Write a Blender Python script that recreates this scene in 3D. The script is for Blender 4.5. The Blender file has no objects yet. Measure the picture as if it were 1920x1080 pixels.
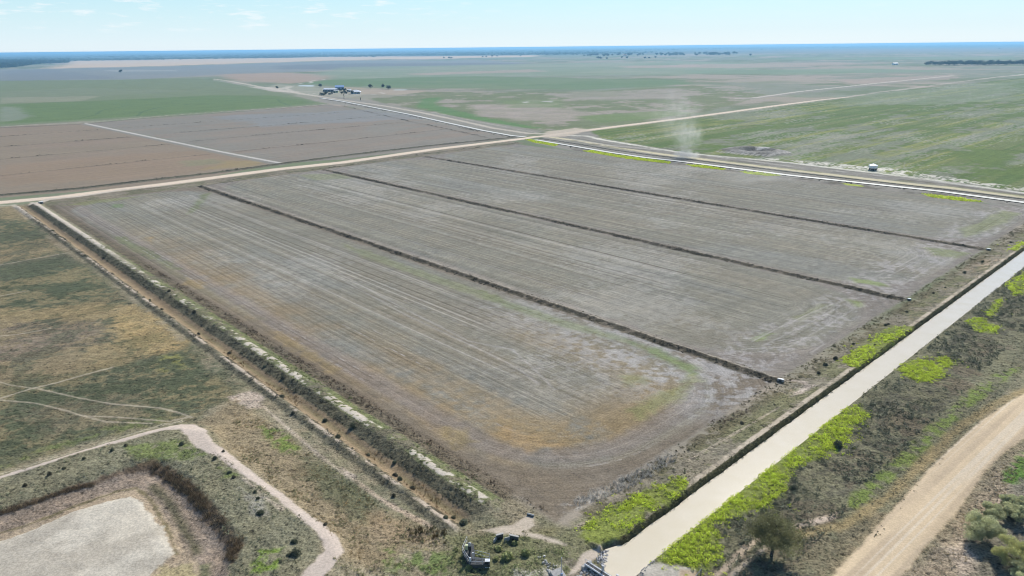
import bpy, math, random
import numpy as np
from mathutils import Matrix, Vector

sc = bpy.context.scene
COL = sc.collection
rng = np.random.default_rng(7)
random.seed(7)

# ------------------------------------------------------------------ camera
FPX, HY, SLOPE, CAMH = 1330.0, 88.5, -20.5/1920, 60.0
ROLL = math.atan(SLOPE)
PITCH = math.atan((540-HY)*math.cos(ROLL)/FPX)
cam_d = bpy.data.cameras.new('camera')
cam = bpy.data.objects.new('camera', cam_d); COL.objects.link(cam)
cam_d.sensor_width = 36.0
cam_d.lens = 36.0*FPX/1920
cam_d.clip_start = 0.5
cam_d.clip_end = 250000
_f = Vector((0, math.cos(PITCH), -math.sin(PITCH)))
_r0 = Vector((1, 0, 0)); _u0 = _r0.cross(_f)
_r = _r0*math.cos(ROLL) + _u0*math.sin(ROLL)
_u = _r.cross(_f)
cam.matrix_world = Matrix(((_r.x, _u.x, -_f.x, 0), (_r.y, _u.y, -_f.y, 0), (_r.z, _u.z, -_f.z, CAMH), (0, 0, 0, 1)))
sc.camera = cam

def W(pts, z=0.0):
    """survey points read off the photograph -> metres on the plain"""
    pts = np.atleast_2d(np.array(pts, float))
    u = pts[:, 0]-960; v = pts[:, 1]-540
    R, U, F = np.array(_r), np.array(_u), np.array(_f)
    d = u[:, None]*R - v[:, None]*U + FPX*F
    t = (z-CAMH)/d[:, 2]
    return d[:, :2]*t[:, None]

# ------------------------------------------------------------------ sky, sun, exposure
SUN_AZ, SUN_EL = math.radians(25), math.radians(41)
wd = bpy.data.worlds.new('World'); sc.world = wd; wd.use_nodes = True
wt = wd.node_tree; wt.nodes.clear()
def wn(t, **k):
    n = wt.nodes.new(t)
    for a, b in k.items(): setattr(n, a, b)
    return n
sky = wn('ShaderNodeTexSky', sky_type='NISHITA', sun_disc=False, sun_elevation=SUN_EL, sun_rotation=SUN_AZ,
         altitude=100, air_density=1.0, dust_density=0.2, ozone_density=3.0)
tint = wn('ShaderNodeMix', data_type='RGBA', blend_type='MULTIPLY'); tint.inputs[0].default_value = 1.0
tint.inputs[7].default_value = (0.88, 1.0, 1.10, 1)
wt.links.new(sky.outputs[0], tint.inputs[6])
# thin fair-weather cloud shreds low over the plain
tc = wn('ShaderNodeTexCoord'); sp = wn('ShaderNodeSeparateXYZ'); wt.links.new(tc.outputs['Generated'], sp.inputs[0])
def wm(op, a, b=None, c=None, clamp=False):
    n = wn('ShaderNodeMath', operation=op, use_clamp=clamp)
    for i, x in enumerate((a, b, c)):
        if x is None: continue
        if isinstance(x, (int, float)): n.inputs[i].default_value = x
        else: wt.links.new(x, n.inputs[i])
    return n.outputs[0]
az = wm('ARCTAN2', sp.outputs[0], sp.outputs[1])
el = sp.outputs[2]
# pale milky air low over the horizon
lowmix = wn('ShaderNodeMix', data_type='RGBA'); lowcol = wn('ShaderNodeMix', data_type='RGBA')
lowcol.inputs[6].default_value = (6.6, 7.5, 8.1, 1); lowcol.inputs[7].default_value = (4.0, 6.7, 7.6, 1)
wt.links.new(wm('MULTIPLY', el, 12.0, clamp=True), lowcol.inputs[0])
wt.links.new(wm('MULTIPLY', wm('SUBTRACT', 0.22, el), 5.0, clamp=True), lowmix.inputs[0])
lowf = wm('MULTIPLY', wm('MULTIPLY', wm('SUBTRACT', 0.22, el), 5.0, clamp=True), 0.90)
wt.links.new(lowf, lowmix.inputs[0])
wt.links.new(tint.outputs[2], lowmix.inputs[6]); wt.links.new(lowcol.outputs[2], lowmix.inputs[7])
cv = wn('ShaderNodeCombineXYZ')
wt.links.new(wm('MULTIPLY', az, 26.0), cv.inputs[0]); wt.links.new(wm('MULTIPLY', el, 150.0), cv.inputs[1])
nz = wn('ShaderNodeTexNoise', noise_dimensions='3D'); wt.links.new(cv.outputs[0], nz.inputs['Vector'])
nz.inputs['Scale'].default_value = 1.0; nz.inputs['Detail'].default_value = 6; nz.inputs['Roughness'].default_value = 0.62
cl = wm('MULTIPLY', wm('SUBTRACT', nz.outputs[0], 0.535), 6.0, clamp=True)
band = wm('MULTIPLY', wm('MULTIPLY', wm('SUBTRACT', el, 0.016), 50.0, clamp=True), wm('MULTIPLY', wm('SUBTRACT', 0.085, el), 40.0, clamp=True))
side = wm('MULTIPLY', wm('SUBTRACT', 0.04, az), 4.0, clamp=True)
side = wm('MAXIMUM', side, 0.12)
clf = wm('MULTIPLY', wm('MULTIPLY', cl, band), side)
cmix = wn('ShaderNodeMix', data_type='RGBA')
wt.links.new(wm('MULTIPLY', clf, 0.62), cmix.inputs[0]); wt.links.new(lowmix.outputs[2], cmix.inputs[6])
cmix.inputs[7].default_value = (8.3, 8.3, 8.5, 1)
bg = wn('ShaderNodeBackground'); bg.inputs[1].default_value = 0.09
wo = wn('ShaderNodeOutputWorld')
wt.links.new(cmix.outputs[2], bg.inputs[0]); wt.links.new(bg.outputs[0], wo.inputs[0])

sun_d = bpy.data.lights.new('sun', 'SUN'); sun = bpy.data.objects.new('sun', sun_d); COL.objects.link(sun)
sun_d.energy = 3.8; sun_d.angle = math.radians(0.53); sun_d.color = (1.0, 0.955, 0.88)
SUNV = Vector((math.sin(SUN_AZ)*math.cos(SUN_EL), math.cos(SUN_AZ)*math.cos(SUN_EL), math.sin(SUN_EL)))
sun.rotation_euler = SUNV.to_track_quat('Z', 'Y').to_euler()
sun.location = (0, 0, 300)

sc.view_settings.view_transform = 'Standard'; sc.view_settings.look = 'None'
sc.view_settings.gamma = 1.0; sc.view_settings.use_curve_mapping = False
sc.view_settings.exposure = 0.45
sc.cycles.max_bounces = 5; sc.cycles.volume_bounces = 1; sc.cycles.use_denoising = True; sc.cycles.denoiser = 'OPENIMAGEDENOISE'; sc.cycles.denoising_prefilter = 'ACCURATE'; sc.cycles.denoising_input_passes = 'RGB_ALBEDO_NORMAL'; sc.cycles.transparent_max_bounces = 8
sc.cycles.volume_step_rate = 1.0; sc.cycles.filter_width = 0.95

# ------------------------------------------------------------------ helpers
KALB = 0.72
def S(r, g, b, k=KALB):
    c = np.array([r, g, b], float)/255
    return np.where(c <= 0.04045, c/12.92, ((c+0.055)/1.055)**2.4)*k

def tag(o, label=None, cat=None, group=None, kind=None):
    if label: o['label'] = label
    if cat: o['category'] = cat
    if group: o['group'] = group
    if kind: o['kind'] = kind
    return o

def ss(a, b, x):
    t = np.clip((x-a)/(b-a), 0, 1)
    return t*t*(3-2*t)

def _hash(ix, iy, seed):
    h = (ix*374761393 + iy*668265263 + seed*2246822519) & 0xffffffff
    h = ((h ^ (h >> 13))*1274126177) & 0xffffffff
    return ((h ^ (h >> 16)) & 0xffff)/65535.0

def vnoise(x, y, seed=0):
    ix = np.floor(x).astype(np.int64); iy = np.floor(y).astype(np.int64)
    fx = x-ix; fy = y-iy
    fx = fx*fx*(3-2*fx); fy = fy*fy*(3-2*fy)
    a = _hash(ix, iy, seed); b = _hash(ix+1, iy, seed); c = _hash(ix, iy+1, seed); d = _hash(ix+1, iy+1, seed)
    return (a*(1-fx)+b*fx)*(1-fy)+(c*(1-fx)+d*fx)*fy

def fbm(x, y, seed=0, oct=4, rough=0.55):
    s = 0; a = 1; t = 0
    for i in range(oct):
        s = s+a*vnoise(x, y, seed+i*17); t += a
        a *= rough; x = x*2.03+13.7; y = y*2.03+7.1
    return s/t-0.5          # about -0.35..0.35

def raw_mesh(name, v, f, mat, parent=None, col=None, smooth=False, extra=None):
    """v (n,3), f (m,k) numpy -> one object"""
    v = np.ascontiguousarray(v, np.float32); f = np.ascontiguousarray(f, np.int32)
    m, k = f.shape
    me = bpy.data.meshes.new(name)
    me.vertices.add(len(v)); me.vertices.foreach_set('co', v.ravel())
    me.loops.add(m*k); me.loops.foreach_set('vertex_index', f.ravel())
    me.polygons.add(m); me.polygons.foreach_set('loop_start', np.arange(0, m*k, k, dtype=np.int32))
    if smooth: me.polygons.foreach_set('use_smooth', np.ones(m, bool))
    me.update(calc_edges=True)
    if col is not None:
        a = me.attributes.new('col', 'FLOAT_COLOR', 'POINT')
        c4 = np.ones((len(v), 4), np.float32); c4[:, :3] = col
        a.data.foreach_set('color', c4.ravel())
    if extra is not None:
        a = me.attributes.new('par', 'FLOAT_VECTOR', 'POINT')
        a.data.foreach_set('vector', np.ascontiguousarray(extra, np.float32).ravel())
    me.materials.append(mat)
    o = bpy.data.objects.new(name, me); COL.objects.link(o)
    if parent: o.parent = parent
    return o

def empty(name, loc, rz=0.0):
    o = bpy.data.objects.new(name, None); COL.objects.link(o)
    o.location = loc; o.rotation_euler = (0, 0, rz); o.empty_display_size = 0.5
    return o

class MB:
    """collects boxes, bars and tubes; build() links them as one mesh object"""
    def __init__(s): s.v = []; s.f = []
    def add(s, vs, fs):
        n = len(s.v); s.v += [tuple(p) for p in vs]; s.f += [tuple(i+n for i in q) for q in fs]
    def box(s, c, d, rz=0.0):
        cx, cy, cz = c; dx, dy, dz = (q/2 for q in d); ca, sa = math.cos(rz), math.sin(rz)
        vs = [(cx+ca*x-sa*y, cy+sa*x+ca*y, cz+z) for z in (-dz, dz) for x, y in ((-dx, -dy), (dx, -dy), (dx, dy), (-dx, dy))]
        s.add(vs, [(3, 2, 1, 0), (4, 5, 6, 7), (0, 1, 5, 4), (1, 2, 6, 5), (2, 3, 7, 6), (3, 0, 4, 7)])
    def tube(s, p0, p1, r0, r1=None, n=8):
        r1 = r0 if r1 is None else r1
        p0 = Vector(p0); p1 = Vector(p1); d = (p1-p0).normalized()
        a = d.orthogonal().normalized(); b = d.cross(a)
        vs = []
        for p, r in ((p0, r0), (p1, r1)):
            for i in range(n):
                t = 2*math.pi*i/n
                vs.append(p+a*(r*math.cos(t))+b*(r*math.sin(t)))
        fs = [(i, (i+1) % n, n+(i+1) % n, n+i) for i in range(n)]
        fs += [tuple(range(n-1, -1, -1)), tuple(range(n, 2*n))]
        s.add(vs, fs)
    def prism(s, pts, z0, z1):
        n = len(pts)
        s.add([(x, y, z0) for x, y in pts]+[(x, y, z1) for x, y in pts],
              [tuple(range(n-1, -1, -1)), tuple(range(n, 2*n))]+[(i, (i+1) % n, n+(i+1) % n, n+i) for i in range(n)])
    def lathe(s, c, prof, n=16):
        vs = []; fs = []
        for r, z in prof:
            for i in range(n):
                t = 2*math.pi*i/n
                vs.append((c[0]+r*math.cos(t), c[1]+r*math.sin(t), c[2]+z))
        for k in range(len(prof)-1):
            for i in range(n):
                fs.append((k*n+i, k*n+(i+1) % n, (k+1)*n+(i+1) % n, (k+1)*n+i))
        fs.append(tuple(range(n-1, -1, -1))); fs.append(tuple((len(prof)-1)*n+i for i in range(n)))
        s.add(vs, fs)
    def build(s, name, mat, parent=None, bevel=0.0):
        me = bpy.data.meshes.new(name); me.from_pydata(s.v, [], s.f); me.update(); me.materials.append(mat)
        o = bpy.data.objects.new(name, me); COL.objects.link(o)
        if parent: o.parent = parent
        if bevel:
            b = o.modifiers.new('bevel', 'BEVEL'); b.width = bevel; b.segments = 2
        return o

# ------------------------------------------------------------------ the irrigation bays' own frame (a along the levees, b across)
O_, P_ = W([(375, 348), (1465, 715)])
E1 = (P_-O_)/np.hypot(*(P_-O_)); E2 = np.array([-E1[1], E1[0]])
def AB(a, b): return O_+np.multiply.outer(a, E1)+np.multiply.outer(b, E2)
def toab(p): q = np.asarray(p)-O_; return q@E1, q@E2

# ------------------------------------------------------------------ materials
def nodes_of(name):
    m = bpy.data.materials.new(name); m.use_nodes = True
    t = m.node_tree; t.nodes.clear()
    return m, t
class NT:
    def __init__(s, t): s.t = t
    def n(s, typ, **k):
        x = s.t.nodes.new(typ)
        for a, b in k.items(): setattr(x, a, b)
        return x
    def put(s, sock, x):
        if isinstance(x, bpy.types.NodeSocket): s.t.links.new(x, sock)
        elif isinstance(x, (tuple, list, np.ndarray)) and sock.type == 'RGBA': sock.default_value = (*[float(q) for q in x][:3], 1)
        else: sock.default_value = x
    def m(s, op, a, b=0.0, c=0.0, clamp=False):
        x = s.n('ShaderNodeMath', operation=op, use_clamp=clamp)
        for i, q in enumerate((a, b, c)): s.put(x.inputs[i], q)
        return x.outputs[0]
    def noise(s, vec, scale, detail=4, rough=0.55, dim='3D', w=None):
        x = s.n('ShaderNodeTexNoise', noise_dimensions=dim)
        if vec is not None: s.put(x.inputs['Vector'], vec)
        if w is not None: s.put(x.inputs['W'], w)
        x.inputs['Scale'].default_value = scale; x.inputs['Detail'].default_value = detail; x.inputs['Roughness'].default_value = rough
        return x.outputs[0]
    def rng(s, x, a, b, c, d):
        q = s.n('ShaderNodeMapRange'); s.put(q.inputs[0], x)
        for i, z in enumerate((a, b, c, d)): s.put(q.inputs[1+i], z)
        return q.outputs[0]
    def mix(s, f, a, b, blend='MIX'):
        q = s.n('ShaderNodeMix', data_type='RGBA', blend_type=blend)
        s.put(q.inputs[0], f); s.put(q.inputs[6], a); s.put(q.inputs[7], b)
        return q.outputs[2]
    def scale(s, col, f):
        q = s.n('ShaderNodeVectorMath', operation='SCALE'); s.put(q.inputs[0], col); s.put(q.inputs[3], f)
        return q.outputs[0]
    def bsdf(s, col, rough=0.9, spec=0.15, metal=0.0, normal=None):
        b = s.n('ShaderNodeBsdfPrincipled')
        s.put(b.inputs['Base Color'], col); s.put(b.inputs['Roughness'], rough)
        b.inputs['Specular IOR Level'].default_value = spec; b.inputs['Metallic'].default_value = metal
        if normal is not None: s.put(b.inputs['Normal'], normal)
        return b.outputs[0]
    def out(s, sh):
        o = s.n('ShaderNodeOutputMaterial'); s.put(o.inputs[0], sh)

def ground_material():
    m, t = nodes_of('ground_earth'); N = NT(t)
    pos = N.n('ShaderNodeNewGeometry').outputs['Position']
    at = N.n('ShaderNodeAttribute', attribute_name='col'); col = at.outputs['Color']
    pa = N.n('ShaderNodeAttribute', attribute_name='par')
    sep = N.n('ShaderNodeSeparateXYZ'); N.put(sep.inputs[0], pa.outputs['Vector'])
    gr, sd, sm = sep.outputs
    # clods, stubble and litter: mottling at several sizes
    n1 = N.noise(pos, 3.1, 5, 0.68); n2 = N.noise(pos, 0.45, 6, 0.62); n3 = N.noise(pos, 0.035, 5, 0.6)
    rot = N.n('ShaderNodeVectorRotate', rotation_type='Z_AXIS'); N.put(rot.inputs['Vector'], pos); rot.inputs['Angle'].default_value = -math.atan2(E1[1], E1[0])
    stv = N.n('ShaderNodeVectorMath', operation='MULTIPLY'); N.put(stv.inputs[0], rot.outputs[0]); stv.inputs[1].default_value = (0.30, 0.03, 0.0)
    n4 = N.noise(stv.outputs[0], 1.0, 5, 0.65)
    mott = N.m('ADD', N.m('ADD', N.rng(n1, 0.36, 0.66, -0.46, 0.46), N.m('MULTIPLY', N.m('SUBTRACT', n2, 0.5), 1.4)), N.m('MULTIPLY', N.m('SUBTRACT', n3, 0.5), 0.8))
    mott = N.m('ADD', mott, N.m('MULTIPLY', N.m('SUBTRACT', n4, 0.5), 0.7))
    spots = N.m('MULTIPLY', N.rng(N.noise(pos, 1.25, 3, 0.6), 0.56, 0.66, 0.0, 0.55), N.rng(gr, 0.72, 0.95, 0.0, 1.0))
    mott = N.m('SUBTRACT', mott, spots)
    f1 = N.m('MAXIMUM', N.m('ADD', 1.0, N.m('MULTIPLY', mott, gr)), 0.25)
    # working lines left by machinery, run along the field's own outline
    cx = N.n('ShaderNodeCombineXYZ'); N.put(cx.inputs[0], sd)
    w1 = N.noise(None, 0.35, 3, 0.7, '1D', sd); w2 = N.noise(None, 1.5, 3, 0.7, '1D', sd)
    brk = N.noise(pos, 0.06, 4, 0.6)
    lines = N.m('ADD', N.m('MULTIPLY', N.m('SUBTRACT', w1, 0.5), 0.55), N.m('MULTIPLY', N.m('SUBTRACT', w2, 0.5), 0.75))
    lines = N.m('MULTIPLY', lines, N.rng(brk, 0.25, 0.75, 0.45, 1.35))
    f2 = N.m('ADD', 1.0, N.m('MULTIPLY', lines, sm))
    # pale straw wind-rows
    w3 = N.noise(None, 0.9, 2, 0.6, '1D', N.m('ADD', sd, 71.3))
    straw = N.m('MULTIPLY', N.rng(w3, 0.60, 0.72, 0.0, 1.0), N.rng(N.noise(pos, 0.5, 5, 0.7), 0.46, 0.62, 0.0, 1.0))
    straw = N.m('MULTIPLY', N.m('MULTIPLY', straw, N.rng(brk, 0.4, 0.62, 0.0, 1.0)), N.m('MULTIPLY', sm, 0.5), clamp=True)
    c = N.scale(N.scale(col, f1), f2)
    c = N.mix(straw, c, S(205, 198, 190))
    hue = N.noise(pos, 0.12, 4, 0.6)
    c = N.mix(N.m('MULTIPLY', N.rng(hue, 0.35, 0.65, 0.0, 0.35), gr), c, N.mix(1.0, c, (1.10, 0.99, 0.84), 'MULTIPLY'))
    bp = N.n('ShaderNodeBump'); bp.inputs['Distance'].default_value = 0.25
    N.put(bp.inputs['Strength'], N.m('MULTIPLY', gr, 0.9, clamp=True))
    N.put(bp.inputs['Height'], N.m('ADD', N.m('MULTIPLY', n1, 0.5), n2))
    N.out(N.bsdf(c, 0.95, 0.08, normal=bp.outputs[0]))
    return m
M_GROUND = ground_material()

def leaf_material(name, trans=0.25):
    m, t = nodes_of(name); N = NT(t)
    at = N.n('ShaderNodeAttribute', attribute_name='col')
    pos = N.n('ShaderNodeNewGeometry').outputs['Position']
    c = N.scale(at.outputs['Color'], N.rng(N.noise(pos, 2.0, 3), 0.3, 0.7, 0.8, 1.2))
    d = N.bsdf(c, 0.7, 0.2)
    tr = N.n('ShaderNodeBsdfTranslucent'); N.put(tr.inputs[0], c)
    mx = N.n('ShaderNodeMixShader'); mx.inputs[0].default_value = trans
    t.links.new(d, mx.inputs[1]); t.links.new(tr.outputs[0], mx.inputs[2])
    N.out(mx.outputs[0]); return m
M_LEAF = leaf_material('leaves', 0.38)
M_WEED = leaf_material('weed_leaves', 0.5)
M_SCRUB = leaf_material('scrub_leaves', 0.12)

def plain(name, col, rough=0.8, spec=0.2, metal=0.0, var=0.25, scale=3.0):
    m, t = nodes_of(name); N = NT(t)
    tc = N.n('ShaderNodeTexCoord').outputs['Object']
    n = N.noise(tc, scale, 6, 0.65)
    c = N.scale(tuple(col), N.rng(n, 0.3, 0.7, 1-var, 1+var)) if False else N.mix(N.rng(n, 0.3, 0.7, 0.0, 1.0), np.array(col)*(1-var), np.minimum(np.array(col)*(1+var), 0.9))
    N.out(N.bsdf(c, rough, spec, metal)); return m
M_BARK = plain('bark', (0.09, 0.07, 0.055), 0.9, 0.1, var=0.4, scale=6)
M_CONC = plain('weathered_concrete', (0.42, 0.40, 0.36), 0.9, 0.15)
M_CONCD = plain('dark_concrete', (0.10, 0.095, 0.085), 0.9, 0.15)  # dark, not damp: headwall and under-deck shade is put into the colour
M_GALV = plain('galvanised_steel', (0.44, 0.45, 0.46), 0.6, 0.4, 0.2, 0.2)
M_GRATE = plain('dark_grating', (0.07, 0.07, 0.068), 0.8, 0.2)
M_BLACK = plain('plain_black', (0.02, 0.02, 0.022), 0.5, 0.4)  # black machinery; also paints the dark inside of the pipe mouths
M_WHITE = plain('white_paint', (0.78, 0.78, 0.77), 0.5, 0.4, var=0.08)
M_YELL = plain('faded_yellow_plastic', (0.62, 0.64, 0.36), 0.5, 0.4, var=0.1)
M_BLUE = plain('blue_roof_sheet', (0.22, 0.33, 0.52), 0.5, 0.4, 0.1)
M_ROOF = plain('white_roof_sheet', (0.74, 0.76, 0.78), 0.45, 0.4, 0.1, 0.08)
M_WALL = plain('pale_wall_board', (0.5, 0.49, 0.46), 0.8)
M_DARKW = plain('shed_shade_and_trim', (0.09, 0.10, 0.11), 0.8)  # holds the shade of the shed's open side; also doors and chassis
M_WOOD = plain('grey_timber', (0.20, 0.18, 0.16), 0.9, 0.1, var=0.35)
M_GLASS = plain('window_glass', (0.03, 0.04, 0.05), 0.15, 0.5, var=0.1)
M_ROCK = plain('grey_rock', (0.36, 0.35, 0.34), 0.9, 0.1, var=0.4, scale=1.2)
M_RUBBER = plain('rubber', (0.02, 0.02, 0.02), 0.9, 0.1)
M_ORANGE = plain('orange_roof', (0.55, 0.28, 0.14), 0.7)

def water_material(nm='muddy_water', rough=.12, spec=.4, c1=S(222, 208, 178, 0.86), c2_=S(228, 215, 189, 0.86)):
    m, t = nodes_of(nm); N = NT(t)
    pos = N.n('ShaderNodeNewGeometry').outputs['Position']
    n = N.noise(pos, 0.25, 4, 0.6)
    c = N.mix(N.rng(n, 0.3, 0.7, 0, 1), c1, c2_)
    bp = N.n('ShaderNodeBump'); bp.inputs['Distance'].default_value = 0.02; bp.inputs['Strength'].default_value = 0.12
    N.put(bp.inputs['Height'], N.noise(pos, 2.2, 3, 0.5))
    N.out(N.bsdf(c, rough, spec, normal=bp.outputs[0])); return m
M_WATER = water_material()
M_WATER_PALE = water_material('milky_water', .4, .12, S(222, 214, 194, .82), S(230, 223, 206, .82))

# ------------------------------------------------------------------ one sheet of ground, finer where the land has more shape
def rows():
    y = list(np.arange(-160, 40, 10.0)); v = 40.0
    while v < 60000:
        y.append(v)
        if v < 58: v += 0.6
        elif v < 128: v += 0.17
        elif v < 2000: v += v*v/96000
        else: v += v*v/70000
    return np.array(y)
YR = rows()
TC = np.concatenate([np.linspace(-3, -0.98, 22)[:-1], np.linspace(-0.98, 0.98, 861), np.linspace(0.98, 3, 22)[1:]])
WR = np.maximum(YR+2, 60.0)
NR, NC = len(YR), len(TC)
X = (TC[None, :]*WR[:, None]).ravel(); Y = np.repeat(YR, NC)
NV = NR*NC
A, B = (X-O_[0])*E1[0]+(Y-O_[1])*E1[1], (X-O_[0])*E2[0]+(Y-O_[1])*E2[1]
DIST = np.hypot(X, Y)
n1 = fbm(X*0.9, Y*0.9, 1, 4); n2 = fbm(X*0.16, Y*0.16, 2, 4); n3 = fbm(X*0.03, Y*0.03, 3, 5); n4 = fbm(X*0.005, Y*0.005, 4, 5)
n5 = fbm(A*0.012, B*0.10, 5, 4)         # drawn out along the levees
n6 = fbm(A*0.06, B*0.008, 6, 4)         # drawn out across them
col = np.empty((NV, 3)); gr = np.full(NV, 0.5); sd = np.zeros(NV); sm = np.zeros(NV); Z = np.zeros(NV)
cls = np.zeros(NV, np.int16)
CLS = ['ground']
def C(name):
    CLS.append(name); return len(CLS)-1

def _bbox(w, m):
    return np.nonzero((X > w[:, 0].min()-m) & (X < w[:, 0].max()+m) & (Y > w[:, 1].min()-m) & (Y < w[:, 1].max()+m))[0]
def poly(pts, soft=1.0, warp=0.0, world=False):
    """(indices, mask) of a polygon on the plain, with an uneven soft edge"""
    w = np.array(pts, float) if world else W(pts)
    i = _bbox(w, soft*2+warp*2)
    x = X[i]; y = Y[i]
    d = np.full(len(i), 1e18); ins = np.zeros(len(i), bool)
    for k in range(len(w)):
        p, q = w[k], w[(k+1) % len(w)]
        ex, ey = q-p; L = ex*ex+ey*ey+1e-9
        t = np.clip(((x-p[0])*ex+(y-p[1])*ey)/L, 0, 1)
        d = np.minimum(d, (x-p[0]-t*ex)**2+(y-p[1]-t*ey)**2)
        if p[1] != q[1]:
            ins ^= ((p[1] > y) != (q[1] > y)) & (x < ex*(y-p[1])/(ey if ey else 1e-9)+p[0])
    s = np.sqrt(d)*np.where(ins, 1, -1)
    if warp: s = s+warp*2.2*_wn(warp, i)
    return i, ss(-soft, soft, s)
def _wn(warp, i):
    return n1[i]+0.5*n2[i] if warp < 1.2 else (n2[i]+0.7*n1[i] if warp < 6 else (n3[i]+.6*n2[i] if warp < 40 else n4[i]+.5*n3[i]))
def line(pts, width, soft=0.4, warp=0.0, world=False):
    w = np.array(pts, float) if world else W(pts)
    wd_ = np.broadcast_to(np.array(width, float), (len(w),))
    i = _bbox(w, wd_.max()+soft*2+warp*2)
    x = X[i]; y = Y[i]; best = np.full(len(i), -1e9)
    for k in range(len(w)-1):
        p, q = w[k], w[k+1]; ex, ey = q-p; L = ex*ex+ey*ey+1e-9
        t = np.clip(((x-p[0])*ex+(y-p[1])*ey)/L, 0, 1)
        d = np.hypot(x-p[0]-t*ex, y-p[1]-t*ey)
        best = np.maximum(best, (wd_[k]*(1-t)+wd_[k+1]*t)/2-d)
    if warp: best = best+warp*2.2*_wn(warp, i)
    return i, ss(-soft, soft, best)
def paint(im, c, alpha=1.0, g=None, k=None, s=None):
    i, m = im
    a = (m*alpha)[:, None] if np.isscalar(alpha) else (m*alpha[i])[:, None]
    col[i] = col[i]*(1-a)+np.asarray(c)*a
    a = a[:, 0]
    if g is not None: gr[i] = gr[i]*(1-a)+g*a
    if s is not None: sm[i] = sm[i]*(1-a)+s*a
    if k is not None: cls[i[m > 0.5]] = k
def TP(im, c, alpha=1.0, g=None, k=None, s=None):
    i, m = im; paint((i, m*ss(-.14, .12, n1[i]+.5*n2[i])), c, alpha, g, k, s)
def lift(im, h):
    i, m = im; Z[i] += m*h
def region(mask): i = np.nonzero(mask > 0.002)[0]; return i, mask[i]
def patchy(im, field, lo, hi):
    i, m = im; return i, m*ss(lo, hi, field[i])

# ---- far plain
base_far = S(146, 148, 128)
col[:] = base_far
mixn = ss(-0.12, 0.14, n4+0.5*n3)[:, None]
col[:] = col*(1-mixn*0.75)+S(130, 142, 102)*mixn*0.75
m2 = ss(0.04, 0.2, fbm(A*0.0035, B*0.0016, 9, 5))[:, None]
col[:] = col*(1-m2*0.6)+S(176, 162, 146)*m2*0.6
gr[:] = 0.35
m3 = ss(0.0, 0.14, fbm(X*0.0045+.002*Y, Y*0.0075, 12, 6, .62))[:, None]
col[:] = col*(1-m3*0.75)+S(180, 164, 146)*m3*0.75
m3 = ss(0.02, 0.16, fbm(X*0.006-.002*Y, Y*0.008, 13, 6, .62))[:, None]
col[:] = col*(1-m3*0.7)+S(112, 126, 86)*m3*0.7
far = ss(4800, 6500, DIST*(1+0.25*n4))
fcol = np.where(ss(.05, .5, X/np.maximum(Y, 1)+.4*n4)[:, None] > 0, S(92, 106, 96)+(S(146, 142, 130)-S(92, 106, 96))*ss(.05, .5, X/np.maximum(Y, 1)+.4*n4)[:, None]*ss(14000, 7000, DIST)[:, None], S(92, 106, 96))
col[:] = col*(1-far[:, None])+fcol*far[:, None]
T = paint
# tan paddock under the forest edge, grey and violet fallows before it
T(poly([(130, 114), (640, 106.5), (1010, 103.5), (1005, 107), (900, 108.5), (640, 113), (300, 124), (80, 129), (130, 120)], 60, 30), S(226, 198, 166), 0.97, k=C('paddock'))
T(poly([(-400, 131), (0, 130), (300, 125), (640, 114), (900, 113), (1000, 118), (640, 131), (400, 141), (230, 150), (-400, 152)], 40, 30), S(148, 150, 146), 0.9)
T(poly([(520, 123), (640, 119), (960, 118), (990, 120), (640, 130), (520, 130)], 40, 30), S(126, 128, 128), 0.7)
T(poly([(0, 133), (90, 130), (230, 147), (0, 152)], 30, 20), S(134, 138, 138), 0.7)
T(poly([(420, 139), (520, 136), (640, 141), (600, 152), (540, 157), (430, 150)], 25, 15), S(184, 160, 138), 0.9)
T(poly([(200, 131), (330, 131), (330, 134), (200, 134)], 10, 8), S(176, 176, 168), 0.6)
T(poly([(640, 126), (1280, 115), (1500, 122), (1280, 140), (900, 143), (640, 150), (590, 140)], 30, 20), S(150, 162, 134), 0.7)
T(poly([(560, 157), (610, 150), (760, 145), (900, 143), (1280, 150), (1300, 158), (1100, 168), (800, 166), (620, 160)], 14, 14), S(112, 138, 92), 0.8)
for q in ([(760, 138), (1000, 130), (1030, 134), (800, 141)], [(1250, 122), (1560, 116), (1640, 120), (1380, 128), (1250, 126)], [(1560, 150), (1780, 140), (1800, 147), (1600, 158)], [(1160, 124), (1330, 120), (1300, 126), (1180, 128)], [(1700, 160), (1880, 162), (1880, 168), (1720, 167)]):
    T(poly(q, 12, 22), S(186, 166, 150), 0.7)
for q in ([(1290, 132), (1620, 128), (1800, 133), (1500, 140), (1290, 138)], [(1450, 108), (1900, 106), (1900, 112), (1500, 112)]):
    T(poly(q, 20, 22), S(136, 156, 124), 0.7)
# green crop left
pg = C('paddock')
T(poly([(-900, 155), (0, 152), (300, 148), (400, 149), (480, 165), (560, 182), (615, 195), (300, 218), (0, 237), (-900, 290)], 3, 2), S(132, 142, 106), 1, 0.5, pg)
T(poly([(0, 196), (200, 188), (400, 178), (520, 180), (600, 193), (300, 216), (120, 226), (0, 232)], 10, 12), S(112, 134, 80), 0.8)
T(poly([(0, 172), (150, 165), (380, 170), (150, 182), (0, 186)], 10, 14), S(140, 146, 118), 0.5)
T(poly([(0, 183), (190, 180), (150, 190), (0, 194)], 5, 5), S(170, 164, 140), 0.5)
T(poly([(0, 200), (30, 200), (60, 218), (30, 226), (0, 228)], 5, 5), S(150, 156, 138), 0.7)
for q in ([(257, 218), (266, 210), (290, 203), (330, 197), (400, 194)], [(150, 222), (180, 215), (190, 207), (230, 200)], [(520, 186), (527, 192), (548, 200)]):
    T(line(q, 2.2, 1.2, 0.6), S(94, 116, 82), 0.7)
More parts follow.
